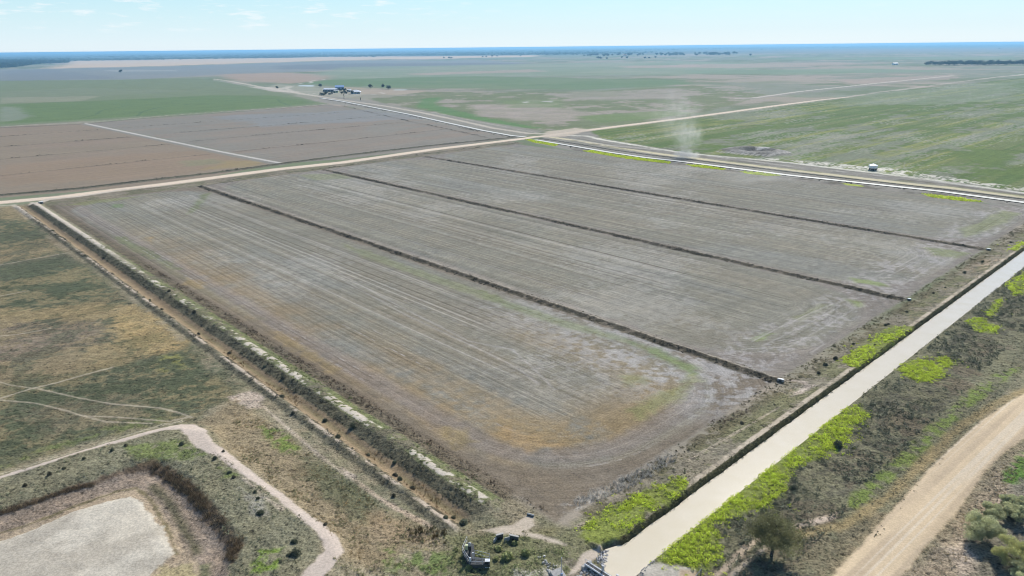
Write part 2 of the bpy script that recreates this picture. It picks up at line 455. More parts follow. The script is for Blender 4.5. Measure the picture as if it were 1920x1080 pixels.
# farm yard
T(poly([(490, 165), (520, 158), (600, 162), (670, 168), (690, 178), (640, 184), (560, 178)], 8, 8), S(176, 172, 150), 0.7)
T(poly([(640, 163), (700, 165), (800, 172), (760, 178), (660, 176)], 6, 6), S(188, 170, 146), 0.7)
T(line([(560, 157), (585, 155.5), (582, 153), (590, 150.5), (610, 149)], 5, 3), S(215, 205, 188), 0.9)
T(line([(500, 164), (530, 166), (545, 162), (537, 163)], 10, 4, 3), S(214, 203, 184), 0.8)
T(line([(545, 163), (537, 166), (548, 171), (565, 176)], 7, 3, 2), S(214, 203, 184), 0.9)
T(line([(560, 178), (600, 174), (660, 178), (690, 177), (715, 176), (722, 175), (712, 173.5)], 3.5, 2), S(212, 203, 188), 0.9)
T(poly([(560, 160), (588, 160), (588, 162), (560, 162)], 3, 1), S(214, 226, 228), 0.9)
T(poly([(738, 167.5), (764, 167.5), (760, 169.2), (740, 169.2)], 3, 1), S(206, 210, 206), 0.9)
T(line([(590, 163), (640, 167), (800, 168), (1000, 173)], 4, 3, 2), S(118, 124, 108), 0.6)
# middle ground right of the farm
mr = C('paddock')
T(poly([(690, 185), (800, 172), (1100, 172), (1300, 160), (1440, 178), (1280, 221), (1107, 242), (1020, 246), (860, 222), (740, 200)], 4, 3), S(126, 134, 94), 0.9, 0.6, mr)
i, m = poly([(690, 185), (800, 172), (1100, 172), (1400, 160), (1500, 178), (1280, 221), (1107, 242), (1020, 246), (860, 222), (740, 200)], 4, 3)
T((i, m*ss(-0.02, 0.14, n3[i]+0.6*n4[i]+0.4*n2[i])), S(174, 162, 148), 0.8)
T(poly([(880, 196), (1000, 194), (1130, 212), (1060, 228), (960, 226), (880, 210)], 9, 14), S(182, 168, 154), 0.7)
T(poly([(1030, 175), (1270, 166), (1280, 185), (1120, 190), (1040, 182)], 10, 14), S(168, 160, 144), 0.6)
T(poly([(790, 185), (830, 182), (815, 195), (900, 218), (1010, 240), (960, 240), (860, 219), (780, 200)], 4, 5), S(104, 140, 80), 0.85)
T(poly([(1080, 218), (1240, 208), (1300, 212), (1200, 226), (1120, 232)], 5, 7), S(126, 146, 88), 0.7)
T(poly([(930, 188), (1050, 186), (1060, 202), (960, 202)], 6, 8), S(132, 148, 98), 0.6)
for q in ([(975, 191), (990, 190), (988, 193.5)], [(1010, 190.5), (1035, 189), (1036, 192)], [(1220, 236), (1245, 233), (1250, 237)], [(1322, 243), (1345, 240), (1350, 245), (1330, 246)], [(1230, 232), (1290, 230), (1290, 234), (1235, 236)]):
    T(poly(q, 2.5, 2), S(214, 208, 202), 0.75)
T(line([(845, 180), (915, 177)], 4, 3, 2), S(196, 178, 158), .8)
# big green crop on the right with yellow strips
gc = C('paddock')
cropR = [(1060, 252), (1107, 244), (1280, 223), (1380, 209), (1453, 199), (1590, 183), (1713, 167), (1920, 146), (2500, 100), (2500, 520), (1920, 366), (1763, 340), (1480, 305), (1280, 286), (1130, 263)]
i, m = poly(cropR, 2.5, 1.5)
T((i, m), S(106, 126, 60), 0.95, 0.75, gc)
T((i, m*ss(-0.1, 0.12, n3[i]+0.5*n4[i])), S(130, 136, 90), 0.6)
T((i, m*ss(0.03, 0.16, n6[i]+.3*n2[i])), S(104, 138, 64), 0.65)
yl = vnoise(A[i]*0.16+.4*n3[i], A[i]*0+3.3, 31)*0.75+vnoise(A[i]*0.5, B[i]*0.01, 33)*0.25
T((i, m*ss(0.0, 0.2, -n3[i]*.7+n6[i]+.5*n2[i])), S(148, 146, 130), 0.7)
T((i, m*ss(0.60, 0.72, yl)*ss(-0.25, 0.12, n3[i]+n4[i]+.6*n6[i])), S(164, 164, 88), 0.55)
T((i, m*ss(0.62, 0.74, vnoise(A[i]*0.21+7, A[i]*0, 37))*ss(-0.2, 0.1, n3[i])), S(92, 120, 56), 0.6)
T((i, m*ss(0.10, 0.2, n3[i]*0.5+n1[i]*0.6+n6[i]*0.6)), S(172, 168, 152), 0.6)
T(poly([(1560, 180), (1920, 150), (1920, 190), (1600, 200)], 15, 30), S(150, 158, 132), 0.5)
# farther pale road, its grey verge and pads
T(line([(1403, 185), (1500, 174), (1650, 158), (1785, 145)], 14, 5, 4), S(160, 152, 140), .6)
T(line([(1380, 184), (1413, 183.5), (1500, 171.5), (1650, 155.5), (1785, 142)], 7, 2, 1, ), S(216, 205, 190), 0.9)
T(line([(1590, 182), (1647, 173), (1713, 165), (1773, 157), (1840, 148), (1890, 142.5), (1960, 137)], 8, 4, 6), S(206, 190, 174), 0.7)
T(line([(1890, 141.5), (1960, 136.5)], 7, 2), S(216, 208, 196), 0.9)
# excavated tank in the crop
T(poly([(1342, 283), (1360, 278), (1400, 276), (1440, 278), (1480, 286), (1482, 290), (1440, 295), (1390, 291)], 1.5, 1.5), S(134, 130, 122), 0.95, 0.9)
T(line([(1345, 285), (1395, 291), (1440, 294), (1480, 288), (1440, 279)], 1.6, .7, .6), S(214, 208, 196), 0.85)
lift(poly([(1345, 284), (1365, 279), (1400, 277), (1440, 279), (1478, 286), (1478, 290), (1440, 294), (1390, 290)], 4), 1.6)
lift(poly([(1385, 283), (1420, 280), (1450, 284), (1450, 288), (1410, 288)], 3), -1.8)
i, m = poly([(1345, 284), (1365, 279), (1400, 277), (1440, 279), (1478, 286), (1478, 290), (1440, 294), (1390, 290)], 2); T((i, m*ss(-.05, .12, n2[i]+.6*n1[i])), S(176, 172, 164), .7)
T(poly([(1395, 280), (1416, 278), (1450, 282), (1430, 284), (1400, 283)], 1.2, 1), S(92, 90, 82), .7)
T(poly([(1415, 278.5), (1440, 279.5), (1447, 282), (1420, 281)], 1.0, .4), S(226, 222, 212), 0.9)
# ---- second canal corridor (runs past the far bays)
c2 = [(1003, 262), (1073, 273.5), (1140, 285), (1207, 295), (1280, 303), (1480, 328.5), (1763, 358.5), (1920, 379.5), (2150, 412)]
cu = [(985, 257.5), (960, 255), (907, 245.5), (840, 231), (773, 216), (707, 203), (640, 190), (600, 184)]
vg = C('canal_bank')
T(poly([(1000, 268), (1040, 246), (1107, 246), (1130, 260), (1280, 285), (1480, 304), (1763, 338), (1920, 362), (2200, 395), (2200, 425), (1920, 392), (1763, 368), (1480, 342), (1280, 314), (1130, 294)], 1.5, 1.2), S(156, 150, 138), 0.95, 0.6, vg)
T(poly([(960, 264), (1000, 250), (1020, 246), (860, 220), (740, 197), (640, 182), (600, 180), (600, 190), (700, 208), (850, 238)], 2.5, 2), S(158, 152, 138), 0.9, 0.6, vg)
T(line([(1060, 254), (1100, 255), (1130, 262), (1280, 286.5), (1480, 305), (1763, 339), (1920, 362), (2200, 397)], 3.6, 0.9, 1.2), S(238, 234, 214), 0.97)
i, m = line([(1440, 298), (1560, 309), (1640, 316), (1760, 334), (1920, 356)], [4, 11, 13, 10, 8], 3, 4)
T((i, m*ss(-0.04, 0.05, n1[i]+0.7*n2[i])), S(232, 226, 210), 0.95)
rd2 = C('dirt_road')
T(line([(1023, 256), (1090, 264.5), (1152, 276), (1240, 289), (1280, 294), (1480, 318.5), (1580, 330), (1713, 345.5), (1780, 352), (1920, 369.5), (2200, 404)], 5.2, 0.6, 0.4), S(226, 214, 176), 0.97, 0.2, rd2)
T(line([(1020, 251), (990, 250), (924, 240), (857, 225), (790, 211), (723, 199), (640, 187.3), (600, 181), (533, 171), (483, 162), (433, 152.5), (400, 148)], [6, 5, 5, 5, 5, 5, 5.5, 7, 9, 9, 8, 8], 1.2, 0.8), S(212, 200, 180), 0.95, 0.2, rd2)
T(line([(400, 150), (433, 155.5), (483, 165), (510, 170)], 4, 2), S(190, 182, 170), 0.8)
T(poly([(470, 163), (510, 163), (560, 173), (520, 172)], 7, 8), S(214, 202, 184), .8)
T(line([(1020, 251), (900, 229), (820, 212), (760, 203)], 2, 1, 1), S(206, 200, 184), 0.5)
for off, wd_q, cc_q, al_q in ((-20, 3.0, (120, 116, 100), .6), (-17, 3.0, (196, 190, 178), .6), (-14, 3.0, (118, 112, 98), .7), (-11.5, 2.5, (140, 140, 100), .6), (5, 3.0, (116, 108, 92), .8), (8, 3.4, (104, 98, 82), .7)):
    im = line([(x_, y_+off*(.75 if x_ < 1200 else 1)) for x_, y_ in c2[1:]], wd_q, 1.0, 1.6)
    T((im[0], im[1]*ss(-.2, .08, n2[im[0]]+.6*n3[im[0]])), S(*cc_q), al_q)
i_, m_ = line(c2, 4.2, 0.8); Z[i_] -= 0.5*m_
T(line(c2, 4.6, 0.5, 0.3), S(120, 112, 92), 0.9)
T(line([(1012, 259.5), (1080, 269.5), (1146, 280.5), (1220, 290.5), (1280, 297.5), (1480, 322.3), (1763, 354), (1920, 373.5), (2200, 409)], 2.6, 0.4, 0.3), S(62, 60, 44), 0.95)  # shaded bank between water and road, painted as a dark line
for q in ([(985, 261), (1010, 262), (1047, 271), (1040, 274), (1000, 267)], [(1093, 283), (1110, 282), (1160, 291), (1257, 303), (1255, 307), (1180, 299)], [(1287, 308), (1330, 311), (1360, 317), (1358, 319), (1300, 313)], [(1388, 321), (1420, 323), (1465, 329), (1440, 330), (1400, 326)], [(1580, 343), (1615, 347), (1618, 350), (1590, 348)], [(1730, 363), (1790, 369), (1850, 379), (1800, 377), (1740, 369)]):
    T(poly(q, 0.8, 0.8), S(186, 198, 74), 0.95, 0.6)
# ---- upper-left bays
fl = C('field'); fr = C('field')
FL = [(-700, 310), (0, 238), (157, 231), (520, 306), (330, 345), (0, 371), (-700, 470)]
FR = [(166, 231), (620, 197), (700, 208), (900, 246), (965, 259), (820, 277), (640, 299), (530, 306)]
for q, k, cc in ((FL, fl, S(156, 141, 120)), (FR, fr, S(151, 144, 130))):
    T(poly(q, 1.5, 1), cc, 1, 0.3, k, 0.55)
    i, m = poly(q, 1.5, 1); sd[i] = B[i]*(-1)+A[i]*0 if False else A[i]
    T((i, m*ss(-0.05, 0.2, n6[i]+.6*n3[i])), S(160, 141, 122), 0.5)
T(poly([(0, 310), (360, 282), (480, 302), (330, 330), (0, 352)], 8, 10), S(164, 140, 114), 0.5)
T(poly([(380, 250), (640, 235), (800, 262), (700, 285), (540, 300)], 8, 14), S(156, 144, 128), 0.6)
T(poly([(400, 218), (700, 205), (800, 222), (500, 236)], 8, 14), S(150, 152, 150), 0.6)
T(poly([(430, 300), (500, 302), (470, 313), (380, 318)], 4, 4), S(168, 150, 104), 0.6)
T(poly([(340, 302), (400, 298), (420, 306), (350, 312)], 4, 4), S(142, 146, 110), 0.5)
lv2 = C('levee')
LVF = [[(-300, 285), (0, 256.5), (100, 249), (190, 243.5)], [(-300, 312), (0, 275.7), (253, 256.5)], [(-300, 342), (0, 299), (320, 270.5)], [(-300, 376), (0, 330), (393, 289)],
       [(230, 240), (450, 224), (640, 211)], [(320, 250), (500, 236), (640, 224), (712, 217)], [(360, 265), (500, 252), (640, 240), (768, 228)], [(437, 285), (600, 268), (640, 264), (838, 242)],
       [(640, 198), (707, 213.5), (768, 227.5), (838, 242), (913, 258)]]
for q in LVF:
    T(line(q, 2.0, 0.7, 0.6), S(116, 108, 92), 0.55, 0.9)
    lift(line(q, 2.0, 1.0, 0.3), 0.3)
T(line([(-300, 275), (0, 239.5), (150, 233), (300, 219.5), (620, 196.5)], 5, 2, 1), S(126, 118, 104), 0.9, 0.9)
T(line([(-300, 271), (0, 236.8), (150, 230.5), (300, 217.5), (620, 195)], 2, 1, 1), S(186, 178, 160), 0.7)
T(line([(160, 232.5), (280, 258), (415, 286.5), (525, 308)], 6.5, 1.2, 0.5), S(150, 146, 134), 0.9)
T(line([(160, 231.5), (280, 256.5), (415, 284.5), (530, 306.5)], 2.4, 0.6, 0.2), S(224, 216, 204), 0.95)
# dark ditch and scrub between those bays and the main road
T(line([(-300, 402), (0, 366), (150, 353.5), (200, 347.5), (300, 336), (400, 324.5), (520, 308), (640, 292.5), (800, 274), (960, 258)], 6, 1.5, 1), S(122, 118, 100), 0.95, 1.0)
T(line([(-300, 402), (0, 366), (150, 353.5), (200, 347.5), (300, 336), (400, 324.5), (520, 308), (640, 292.5), (800, 274), (960, 258)], 2.2, .8, .6), S(92, 88, 70), .8, 1.0)
lift(line([(-300, 402), (0, 366), (150, 353.5), (200, 347.5), (300, 336), (400, 324.5), (520, 308), (640, 292.5), (800, 274), (960, 258)], 2.5, 1.5, 1), 0.5)
# ---- paddock left of the drain, scrub round the dam, banks: everything near that is not a bay
near = (ss(-60, -62, B)*ss(-14, -9, A)+ss(288, 291, A)*(B < 215)).clip(0, 1)
near = np.maximum(near, (Y < 60).astype(float))
scr = ss(-0.15, 0.15, n2+0.4*n1+0.4*n3)[:, None]
T(region(near), S(164, 153, 126), 1, 0.95)
i = region(near)[0]; col[i] = col[i]*(1-0.55*scr[i]*near[i][:, None])+S(122, 126, 98)*0.55*scr[i]*near[i][:, None]
pl = C('paddock')
PAD = [(-500, 470), (20, 388), (90, 450), (190, 520), (300, 610), (400, 700), (440, 745), (350, 790), (250, 805), (100, 850), (-60, 905), (-500, 1010)]
T(poly(PAD, 1.0, 0.8), S(126, 122, 100), 1, 0.95, pl)
T(poly([(0, 388), (40, 386), (60, 412), (0, 415)], 2, 2), S(186, 166, 132), 0.7)
T(poly([(-200, 425), (40, 410), (80, 425), (100, 445), (0, 460), (-200, 480)], 2, 3), S(98, 104, 80), 0.75)
T(poly([(-200, 490), (0, 470), (110, 445), (130, 470), (0, 495), (-200, 520)], 2, 3), S(160, 142, 116), 0.6)
T(poly([(-200, 520), (0, 500), (120, 480), (180, 505), (215, 550), (180, 575), (0, 580), (-200, 600)], 3, 3), S(98, 104, 80), 0.85)
T(poly([(-200, 612), (0, 580), (130, 575), (240, 565), (240, 600), (100, 600), (0, 605)], 2, 3), S(188, 166, 122), 0.75)
T(poly([(-200, 640), (0, 605), (180, 605), (210, 660), (150, 690), (0, 720), (-200, 760)], 3, 4), S(150, 134, 116), 0.75)
T(poly([(210, 600), (240, 575), (290, 590), (340, 640), (345, 655), (270, 670), (225, 650)], 2, 3), S(196, 170, 120), 0.9)
T(poly([(160, 650), (230, 640), (290, 665), (240, 690), (180, 690)], 2, 3), S(182, 160, 116), 0.6)
T(poly([(290, 668), (360, 650), (420, 700), (430, 740), (350, 780), (220, 800), (0, 870), (-300, 960), (-300, 770), (0, 742), (200, 690)], 2, 3), S(102, 106, 82), 0.9)
i, m = poly(PAD, 1.0, 0.8)
T((i, m*ss(-.02, .16, n6[i]*.8+n2[i]*.6+.5*n1[i])), S(160, 146, 110), 0.65)
T((i, m*ss(.0, .16, -n2[i]-.6*n1[i]+.4*n6[i])), S(92, 100, 74), 0.5)
T(poly([(40, 770), (220, 740), (300, 760), (200, 800), (60, 820)], 3, 5), S(126, 118, 98), 0.5)
TP(poly([(300, 668), (340, 665), (345, 690), (310, 695)], 1.5, 2), S(150, 152, 84), 0.6)
TP(line([(0, 876), (100, 838), (200, 808), (300, 788)], 2.2, 1.2, 1), S(112, 128, 76), 0.7)
trk = C('dirt_track')
for q, w_ in (([(-60, 512), (0, 497), (70, 484), (127, 474)], 0.5), ([(-40, 562), (0, 555), (53, 545)], 0.4), ([(-40, 636), (0, 630), (33, 627), (95, 616)], 0.4),
              ([(-120, 778), (0, 747), (57, 729), (105, 718), (160, 702), (210, 689)], 0.55), ([(0, 750), (67, 756), (110, 766), (150, 778), (200, 791), (285, 794)], 0.35), ([(150, 779), (233, 783), (317, 790), (350, 783)], 0.35),
              ([(77, 730), (143, 745), (207, 757), (300, 765), (333, 773), (360, 783)], 0.4), ([(-30, 708), (20, 722), (77, 730)], .3)):
    T(line(q, w_, 0.22, 0.12), S(196, 184, 160), 0.8, 0.4)
# strip between drain and dam track
T(poly([(440, 745), (500, 790), (560, 840), (660, 930), (760, 990), (800, 1010), (700, 1080), (640, 1060), (600, 1000), (520, 930), (430, 850), (380, 790)], 1.2, 1.2), S(162, 146, 116), 0.9)
T(poly([(430, 745), (470, 733), (497, 742), (490, 765), (462, 765)], 0.6, 0.7), S(212, 194, 174), 0.9)
T(line([(495, 762), (545, 808), (600, 855), (640, 885), (665, 900)], 0.6, 0.3, 0.3), S(206, 190, 168), 0.85)
T(poly([(640, 876), (668, 893), (664, 904), (648, 896)], .3, .3), S(220, 202, 182), 0.9)
T(line([(665, 900), (700, 927), (750, 957), (807, 987)], 0.75, 0.25, 0.2), S(206, 186, 162), 0.9)
TP(poly([(490, 800), (530, 810), (560, 845), (540, 850), (505, 825)], 0.8, 1), S(120, 144, 66), 0.8)
T(poly([(555, 850), (620, 870), (700, 935), (690, 985), (640, 960), (580, 900)], 1.2, 1.5), S(104, 110, 82), 0.7)
TP(poly([(690, 1030), (760, 1010), (850, 1040), (840, 1078), (720, 1078)], 1, 1.4), S(112, 136, 66), 0.7)
T(poly([(600, 1110), (680, 1060), (740, 1075), (760, 1130), (600, 1160)], 1, 1.4), S(190, 178, 150), 0.6)
T(poly([(690, 960), (830, 1000), (830, 1030), (740, 1030), (690, 1010)], 1, 1.4), S(176, 154, 122), 0.6)
T(poly([(830, 1000), (960, 1000), (1080, 1000), (1120, 1040), (1060, 1110), (860, 1110)], 1, 1.2), S(128, 130, 92), 0.8)
T(poly([(1000, 990), (1090, 985), (1110, 1010), (1080, 1030), (1020, 1010)], 1, 1.0), S(142, 134, 98), 0.7)
TP(poly([(1060, 1010), (1120, 1010), (1125, 1030), (1080, 1040)], .8, 1.0), S(112, 140, 62), 0.8)
T(poly([(960, 1070), (1060, 1062), (1050, 1110), (940, 1120)], .5, .6), S(200, 196, 180), .7)
# ---- dam
dbk = C('dam_bank')
DAM = [(-200, 960), (0, 905), (100, 872), (190, 845), (260, 835), (340, 830), (395, 850), (440, 880), (500, 925), (560, 975), (600, 1010), (600, 1045), (560, 1080), (540, 1140), (-200, 1140)]
T(poly(DAM, 0.8, 0.6), S(142, 138, 112), 1, 1.0, dbk)
TP(poly([(240, 845), (330, 838), (390, 858), (360, 870), (300, 868), (250, 862)], 0.8, 1.2), S(120, 136, 70), 0.7)
TP(poly([(410, 885), (440, 885), (450, 905), (420, 905)], .6, .8), S(118, 136, 66), 0.6)
TP(poly([(490, 1045), (530, 1040), (520, 1075), (470, 1085)], .5, .6), S(124, 152, 52), 0.8)
T(poly([(450, 925), (500, 945), (505, 985), (470, 975)], .6, .8), S(178, 172, 160), 0.5)
mo = C('dam_floor')
MOAT = [(-150, 1010), (0, 967), (83, 937), (167, 907), (233, 883), (293, 877), (317, 887), (353, 920), (383, 960), (413, 997), (443, 1030), (433, 1053), (425, 1085), (420, 1140), (-150, 1140)]
T(poly(MOAT, 0.45, 0.4), S(164, 148, 130), 1, 0.9, mo)
T(line([(285, 908), (317, 938), (343, 985), (368, 1030)], 1.3, 0.7, 0.3), S(98, 96, 72), 0.85)
T(poly([(-150, 1040), (0, 994), (100, 958), (183, 925), (253, 908), (290, 930), (330, 990), (352, 1030), (378, 1055), (375, 1100), (-150, 1140)], 0.4, 0.3), S(184, 166, 140), 1, 0.8)
T(line([(-60, 1012), (50, 980), (140, 945), (215, 918), (255, 911), (280, 930), (300, 965), (318, 1000), (330, 1035)], 0.5, 0.3, 0.3), S(120, 112, 80), 0.8)
FLO = [(-150, 1060), (0, 1013), (50, 997), (133, 960), (200, 937), (247, 927), (267, 940), (283, 960), (300, 983), (320, 1010), (328, 1027), (320, 1043), (300, 1057), (277, 1073), (267, 1100), (250, 1140), (-150, 1140)]
T(poly(FLO, 0.2, 0.6), S(224, 214, 194), 1, 0.42, mo)
i, m = poly(FLO, 0.3, 0.2); T((i, m*ss(-0.02, 0.16, n2[i]+.5*n3[i])), S(188, 178, 160), 0.65)
T(poly([(300, 1060), (350, 1050), (372, 1075), (330, 1100), (280, 1090)], .5, .6), S(186, 174, 128), .7)
T(poly([(372, 1052), (395, 1052), (395, 1085), (370, 1085)], .4, .5), S(112, 116, 84), .8)
lift(poly([(-200, 930), (0, 895), (100, 865), (190, 838), (270, 815), (340, 800), (400, 810), (430, 850), (500, 905), (580, 965), (640, 1015), (660, 1060), (640, 1140), (-200, 1140)], 2.0), 0.9)
lift(poly(MOAT, 1.9), -1.3)
T(line([(-60, 990), (0, 965), (60, 945), (133, 920), (175, 906), (233, 885), (285, 875), (320, 893), (353, 920), (383, 953), (413, 990), (443, 1030), (437, 1055)], [.5, .5, .5, .5, .6, .8, 1.5, 1.7, 1.8, 1.8, 1.8, 1.6, 1.2], .4, .6), S(112, 94, 74), .85)
lift(poly(FLO, 1.2), 0.35)
# pale track on the dam wall
TR = [(-160, 962), (0, 905), (67, 884), (133, 861), (187, 844), (233, 832), (283, 817), (317, 808), (352, 806), (370, 820), (384, 842), (417, 860), (443, 880), (467, 897), (500, 920), (533, 943), (567, 973), (600, 998), (620, 1020), (627, 1043), (610, 1067), (594, 1085), (560, 1130)]
T(line(TR, [1.2, 1.0, 1.0, 1.1, 1.4, 1.7, 1.9, 2.2, 2.6, 2.9, 2.4, 2.0, 1.7, 1.5, 1.5, 1.5, 1.5, 1.8, 2.1, 2.3, 2.6, 2.8, 3.0], 0.25, 0.3), S(220, 203, 186), 0.97, 0.3, trk)
T(line([(-100, 930), (0, 895), (100, 860), (200, 830), (300, 798), (340, 790)], 0.7, .3, .3), S(192, 184, 158), 0.7)
T(line([(455, 905), (480, 925), (505, 948), (530, 965)], 0.6, .3, .3), S(206, 190, 168), .7)
# ---- bays
half = {}
BAY = [(1.0, 287.0, -60.5, -0.6), (1.0, 287.0, 0.8, 63.6), (1.0, 287.0, 65.2, 128.8), (1.0, 287.0, 130.4, 203.5)]
for bi, (a0, a1, b0, b1) in enumerate(BAY):
    k = C('field')
    wa = n2*1.2+n1*0.5
    ins = np.minimum(np.minimum(A-a0, a1-A), np.minimum(B-b0, b1-B))+wa
    ids, mk = region(ss(-0.6, 0.6, ins))
    T((ids, mk), S(148, 144, 128), 1, 0.6, k, 1.6)
    # rounded headland: distance to the bay's edge with round corners drives the working lines
    rr = 24.0; ca, cb = (a0+a1)/2, (b0+b1)/2
    qa = np.maximum(np.abs(A[ids]-ca)-((a1-a0)/2-rr), 0); qb = np.maximum(np.abs(B[ids]-cb)-((b1-b0)/2-rr), 0)
    e = rr-np.hypot(qa, qb)
    e = np.where((qa == 0) & (qb == 0), np.minimum((a1-a0)/2-np.abs(A[ids]-ca), (b1-b0)/2-np.abs(B[ids]-cb)), e)
    hl = ss(230, 252, A[ids])*ss(19, 15, e)
    sm[ids] *= 1-.45*hl
    sd[ids] = np.where(hl > 0.5, e+bi*200+500, B[ids]+bi*37)+0.25*n2[ids]
    # soil tints drawn out along the bays
    T((ids, mk*ss(0.0, 0.22, n5[ids]+.3*n2[ids])), S(158, 148, 128), 0.35)
    T((ids, mk*ss(0.02, 0.2, -n5[ids]+.4*n3[ids])), S(150, 150, 142), 0.45)
    T((ids, mk*ss(0.06, 0.2, n3[ids]+0.5*n1[ids]+0.3*n5[ids])), S(178, 174, 162), 0.5)
    T((ids, mk*ss(286.5, 283, A[ids])*0+mk*ss(3.5, 0.5, e+3*n2[ids])), S(148, 138, 128), 0.7, 0.6)
    if bi == 0:
        g = ss(-22, -55, B[ids]+16*n3[ids])*ss(40, 150, A[ids]+30*n4[ids])
        T((ids, mk*g*ss(-0.3, 0.26, n5[ids]+0.5*n2[ids]+.3*n3[ids])), S(160, 138, 104), 0.8)
        gb = ss(4, 9, e+2*n2[ids])*ss(27, 12, e+14*n3[ids]+4*n2[ids])*ss(205, 268, A[ids]+24*n3[ids])*ss(-2, -22, B[ids]+12*n3[ids])
        T((ids, mk*gb*ss(-.6, .06, n1[ids]*.7+n2[ids]*.8+n5[ids])), S(164, 142, 104), 0.85)
        # mauve headland round the outside
        T((ids, mk*ss(9.5, 6.5, e+1.5*n2[ids])*ss(2.5, 4.5, e+1.0*n2[ids])*np.maximum(ss(-45, -53, B[ids]), ss(268, 276, A[ids]))), S(148, 137, 128), 0.6)
        T((ids, mk*ss(3.5, 1, e+2*n2[ids])), S(136, 124, 106), 0.8)
        T((ids, mk*ss(195, 262, A[ids]+20*n3[ids])*ss(-30, -10, B[ids]+10*n3[ids])*ss(-.12, .14, n1[ids]*.7+n2[ids]*.5+.4*n5[ids])), S(192, 189, 184), 0.7)
    else:
        T((ids, mk*ss(268, 274, A[ids]+4*n3[ids])*ss(286, 283, A[ids])*ss(-0.05, .12, n1[ids]+.6*n2[ids])), S(188, 182, 176), 0.6)
# green and straw patches inside the bays
for q, c_, al in (([(900, 545), (960, 568), (1080, 605), (1190, 640), (1290, 680), (1310, 693), (1290, 700), (1200, 655), (1080, 618), (950, 578)], (136, 146, 96), .55),
                  ([(640, 453), (740, 490), (840, 525), (950, 562), (950, 572), (820, 530), (720, 495), (640, 462)], (146, 150, 112), .6),
                  ([(1170, 635), (1230, 655), (1300, 685), (1300, 700), (1240, 675)], (126, 146, 80), .5),
                  ([(1180, 770), (1230, 740), (1300, 705), (1320, 715), (1260, 750), (1200, 785)], (150, 152, 96), .6),
                  ([(1150, 700), (1200, 700), (1220, 715), (1170, 725)], (150, 152, 96), .5),
                  ([(120, 385), (170, 375), (260, 368), (290, 365), (160, 385)], (146, 148, 98), .6), ([(210, 383), (235, 382), (230, 390), (212, 389)], (118, 142, 90), .6),
                  ([(205, 440), (235, 445), (300, 480), (340, 505), (320, 505), (240, 465)], (124, 134, 90), .6),
                  ([(380, 365), (395, 360), (370, 390), (355, 400)], (128, 138, 90), .6),
                  ([(560, 328), (640, 325), (660, 335), (590, 338)], (146, 152, 110), .5),
                  ([(1405, 640), (1440, 622), (1455, 625), (1420, 643)], (140, 158, 84), .7), ([(1600, 522), (1650, 530), (1665, 537), (1610, 530)], (140, 156, 84), .7),
                  ([(1590, 562), (1625, 565), (1610, 575)], (140, 158, 84), .6), ([(1735, 465), (1780, 468), (1820, 475), (1790, 483), (1750, 478)], (142, 152, 96), .6),
                  ([(1800, 430), (1880, 395), (1915, 400), (1870, 425), (1810, 445)], (148, 154, 104), .6), ([(1480, 595), (1540, 570), (1560, 572), (1500, 600)], (150, 154, 108), .5),
                  ([(230, 460), (270, 470), (340, 510), (500, 600), (480, 600), (330, 520)], (152, 146, 116), .4),
                  ([(270, 445), (290, 443), (285, 458)], (176, 152, 110), .6), ([(350, 520), (380, 525), (375, 540), (345, 533)], (180, 154, 108), .5),
                  ([(520, 620), (560, 640), (640, 690), (620, 700), (540, 650)], (172, 150, 106), .6),
                  ([(830, 800), (880, 800), (900, 830), (850, 840)], (162, 144, 98), .6), ([(950, 800), (1050, 835), (1000, 850), (940, 820)], (180, 152, 110), .6)):
    T(poly(q, 1.2, 1.6), S(*c_), al)
# wheel tracks at the headlands
for q in ([(640, 515), (760, 580), (880, 640), (960, 655), (1000, 690), (1040, 730)], [(1000, 692), (1030, 688), (1060, 680)], [(640, 523), (760, 590), (900, 655), (970, 690), (1010, 720)],
          [(1410, 640), (1480, 605), (1560, 570)], [(1430, 648), (1500, 615), (1570, 577)], [(1480, 640), (1530, 630), (1545, 645), (1520, 662)], [(1390, 655), (1480, 650), (1550, 610), (1600, 580)],
          [(1640, 520), (1690, 496), (1745, 470)], [(1655, 523), (1700, 500), (1752, 473)], [(1690, 535), (1740, 505), (1790, 480)]):
    T(line(q, 0.45, 0.25, 0.1), S(190, 184, 176), 0.6)
# pale dead reed bed in the wet corner of the nearest bay
i, m = poly([(1060, 945), (1130, 915), (1200, 880), (1265, 842), (1275, 866), (1210, 902), (1150, 932), (1070, 958)], .8, 1.0)
T((i, m*ss(-.14, .06, n1[i]+.3*n2[i])), S(196, 190, 178), .85, 0.9)
T((i, m*ss(.05, .16, n1[i]-.4*n2[i])), S(96, 90, 78), .7)
# wheel-track pairs
trk_r = np.random.default_rng(5)
for a0, a1, b0, b1 in BAY:
    for _ in range(7):
        bq = b0+5+(b1-b0-10)*trk_r.random(); s0, s1 = a0+trk_r.random()*60, a1-25-trk_r.random()*60
        for off in (0, 1.9):
            m_ = ss(.42, .12, np.abs(B-bq-off-.5*n3))*ss(s0, s0+8, A)*ss(s1, s1-15, A)
            T(region(m_), S(122, 112, 98) if trk_r.random() < .6 else S(196, 190, 178), .55)
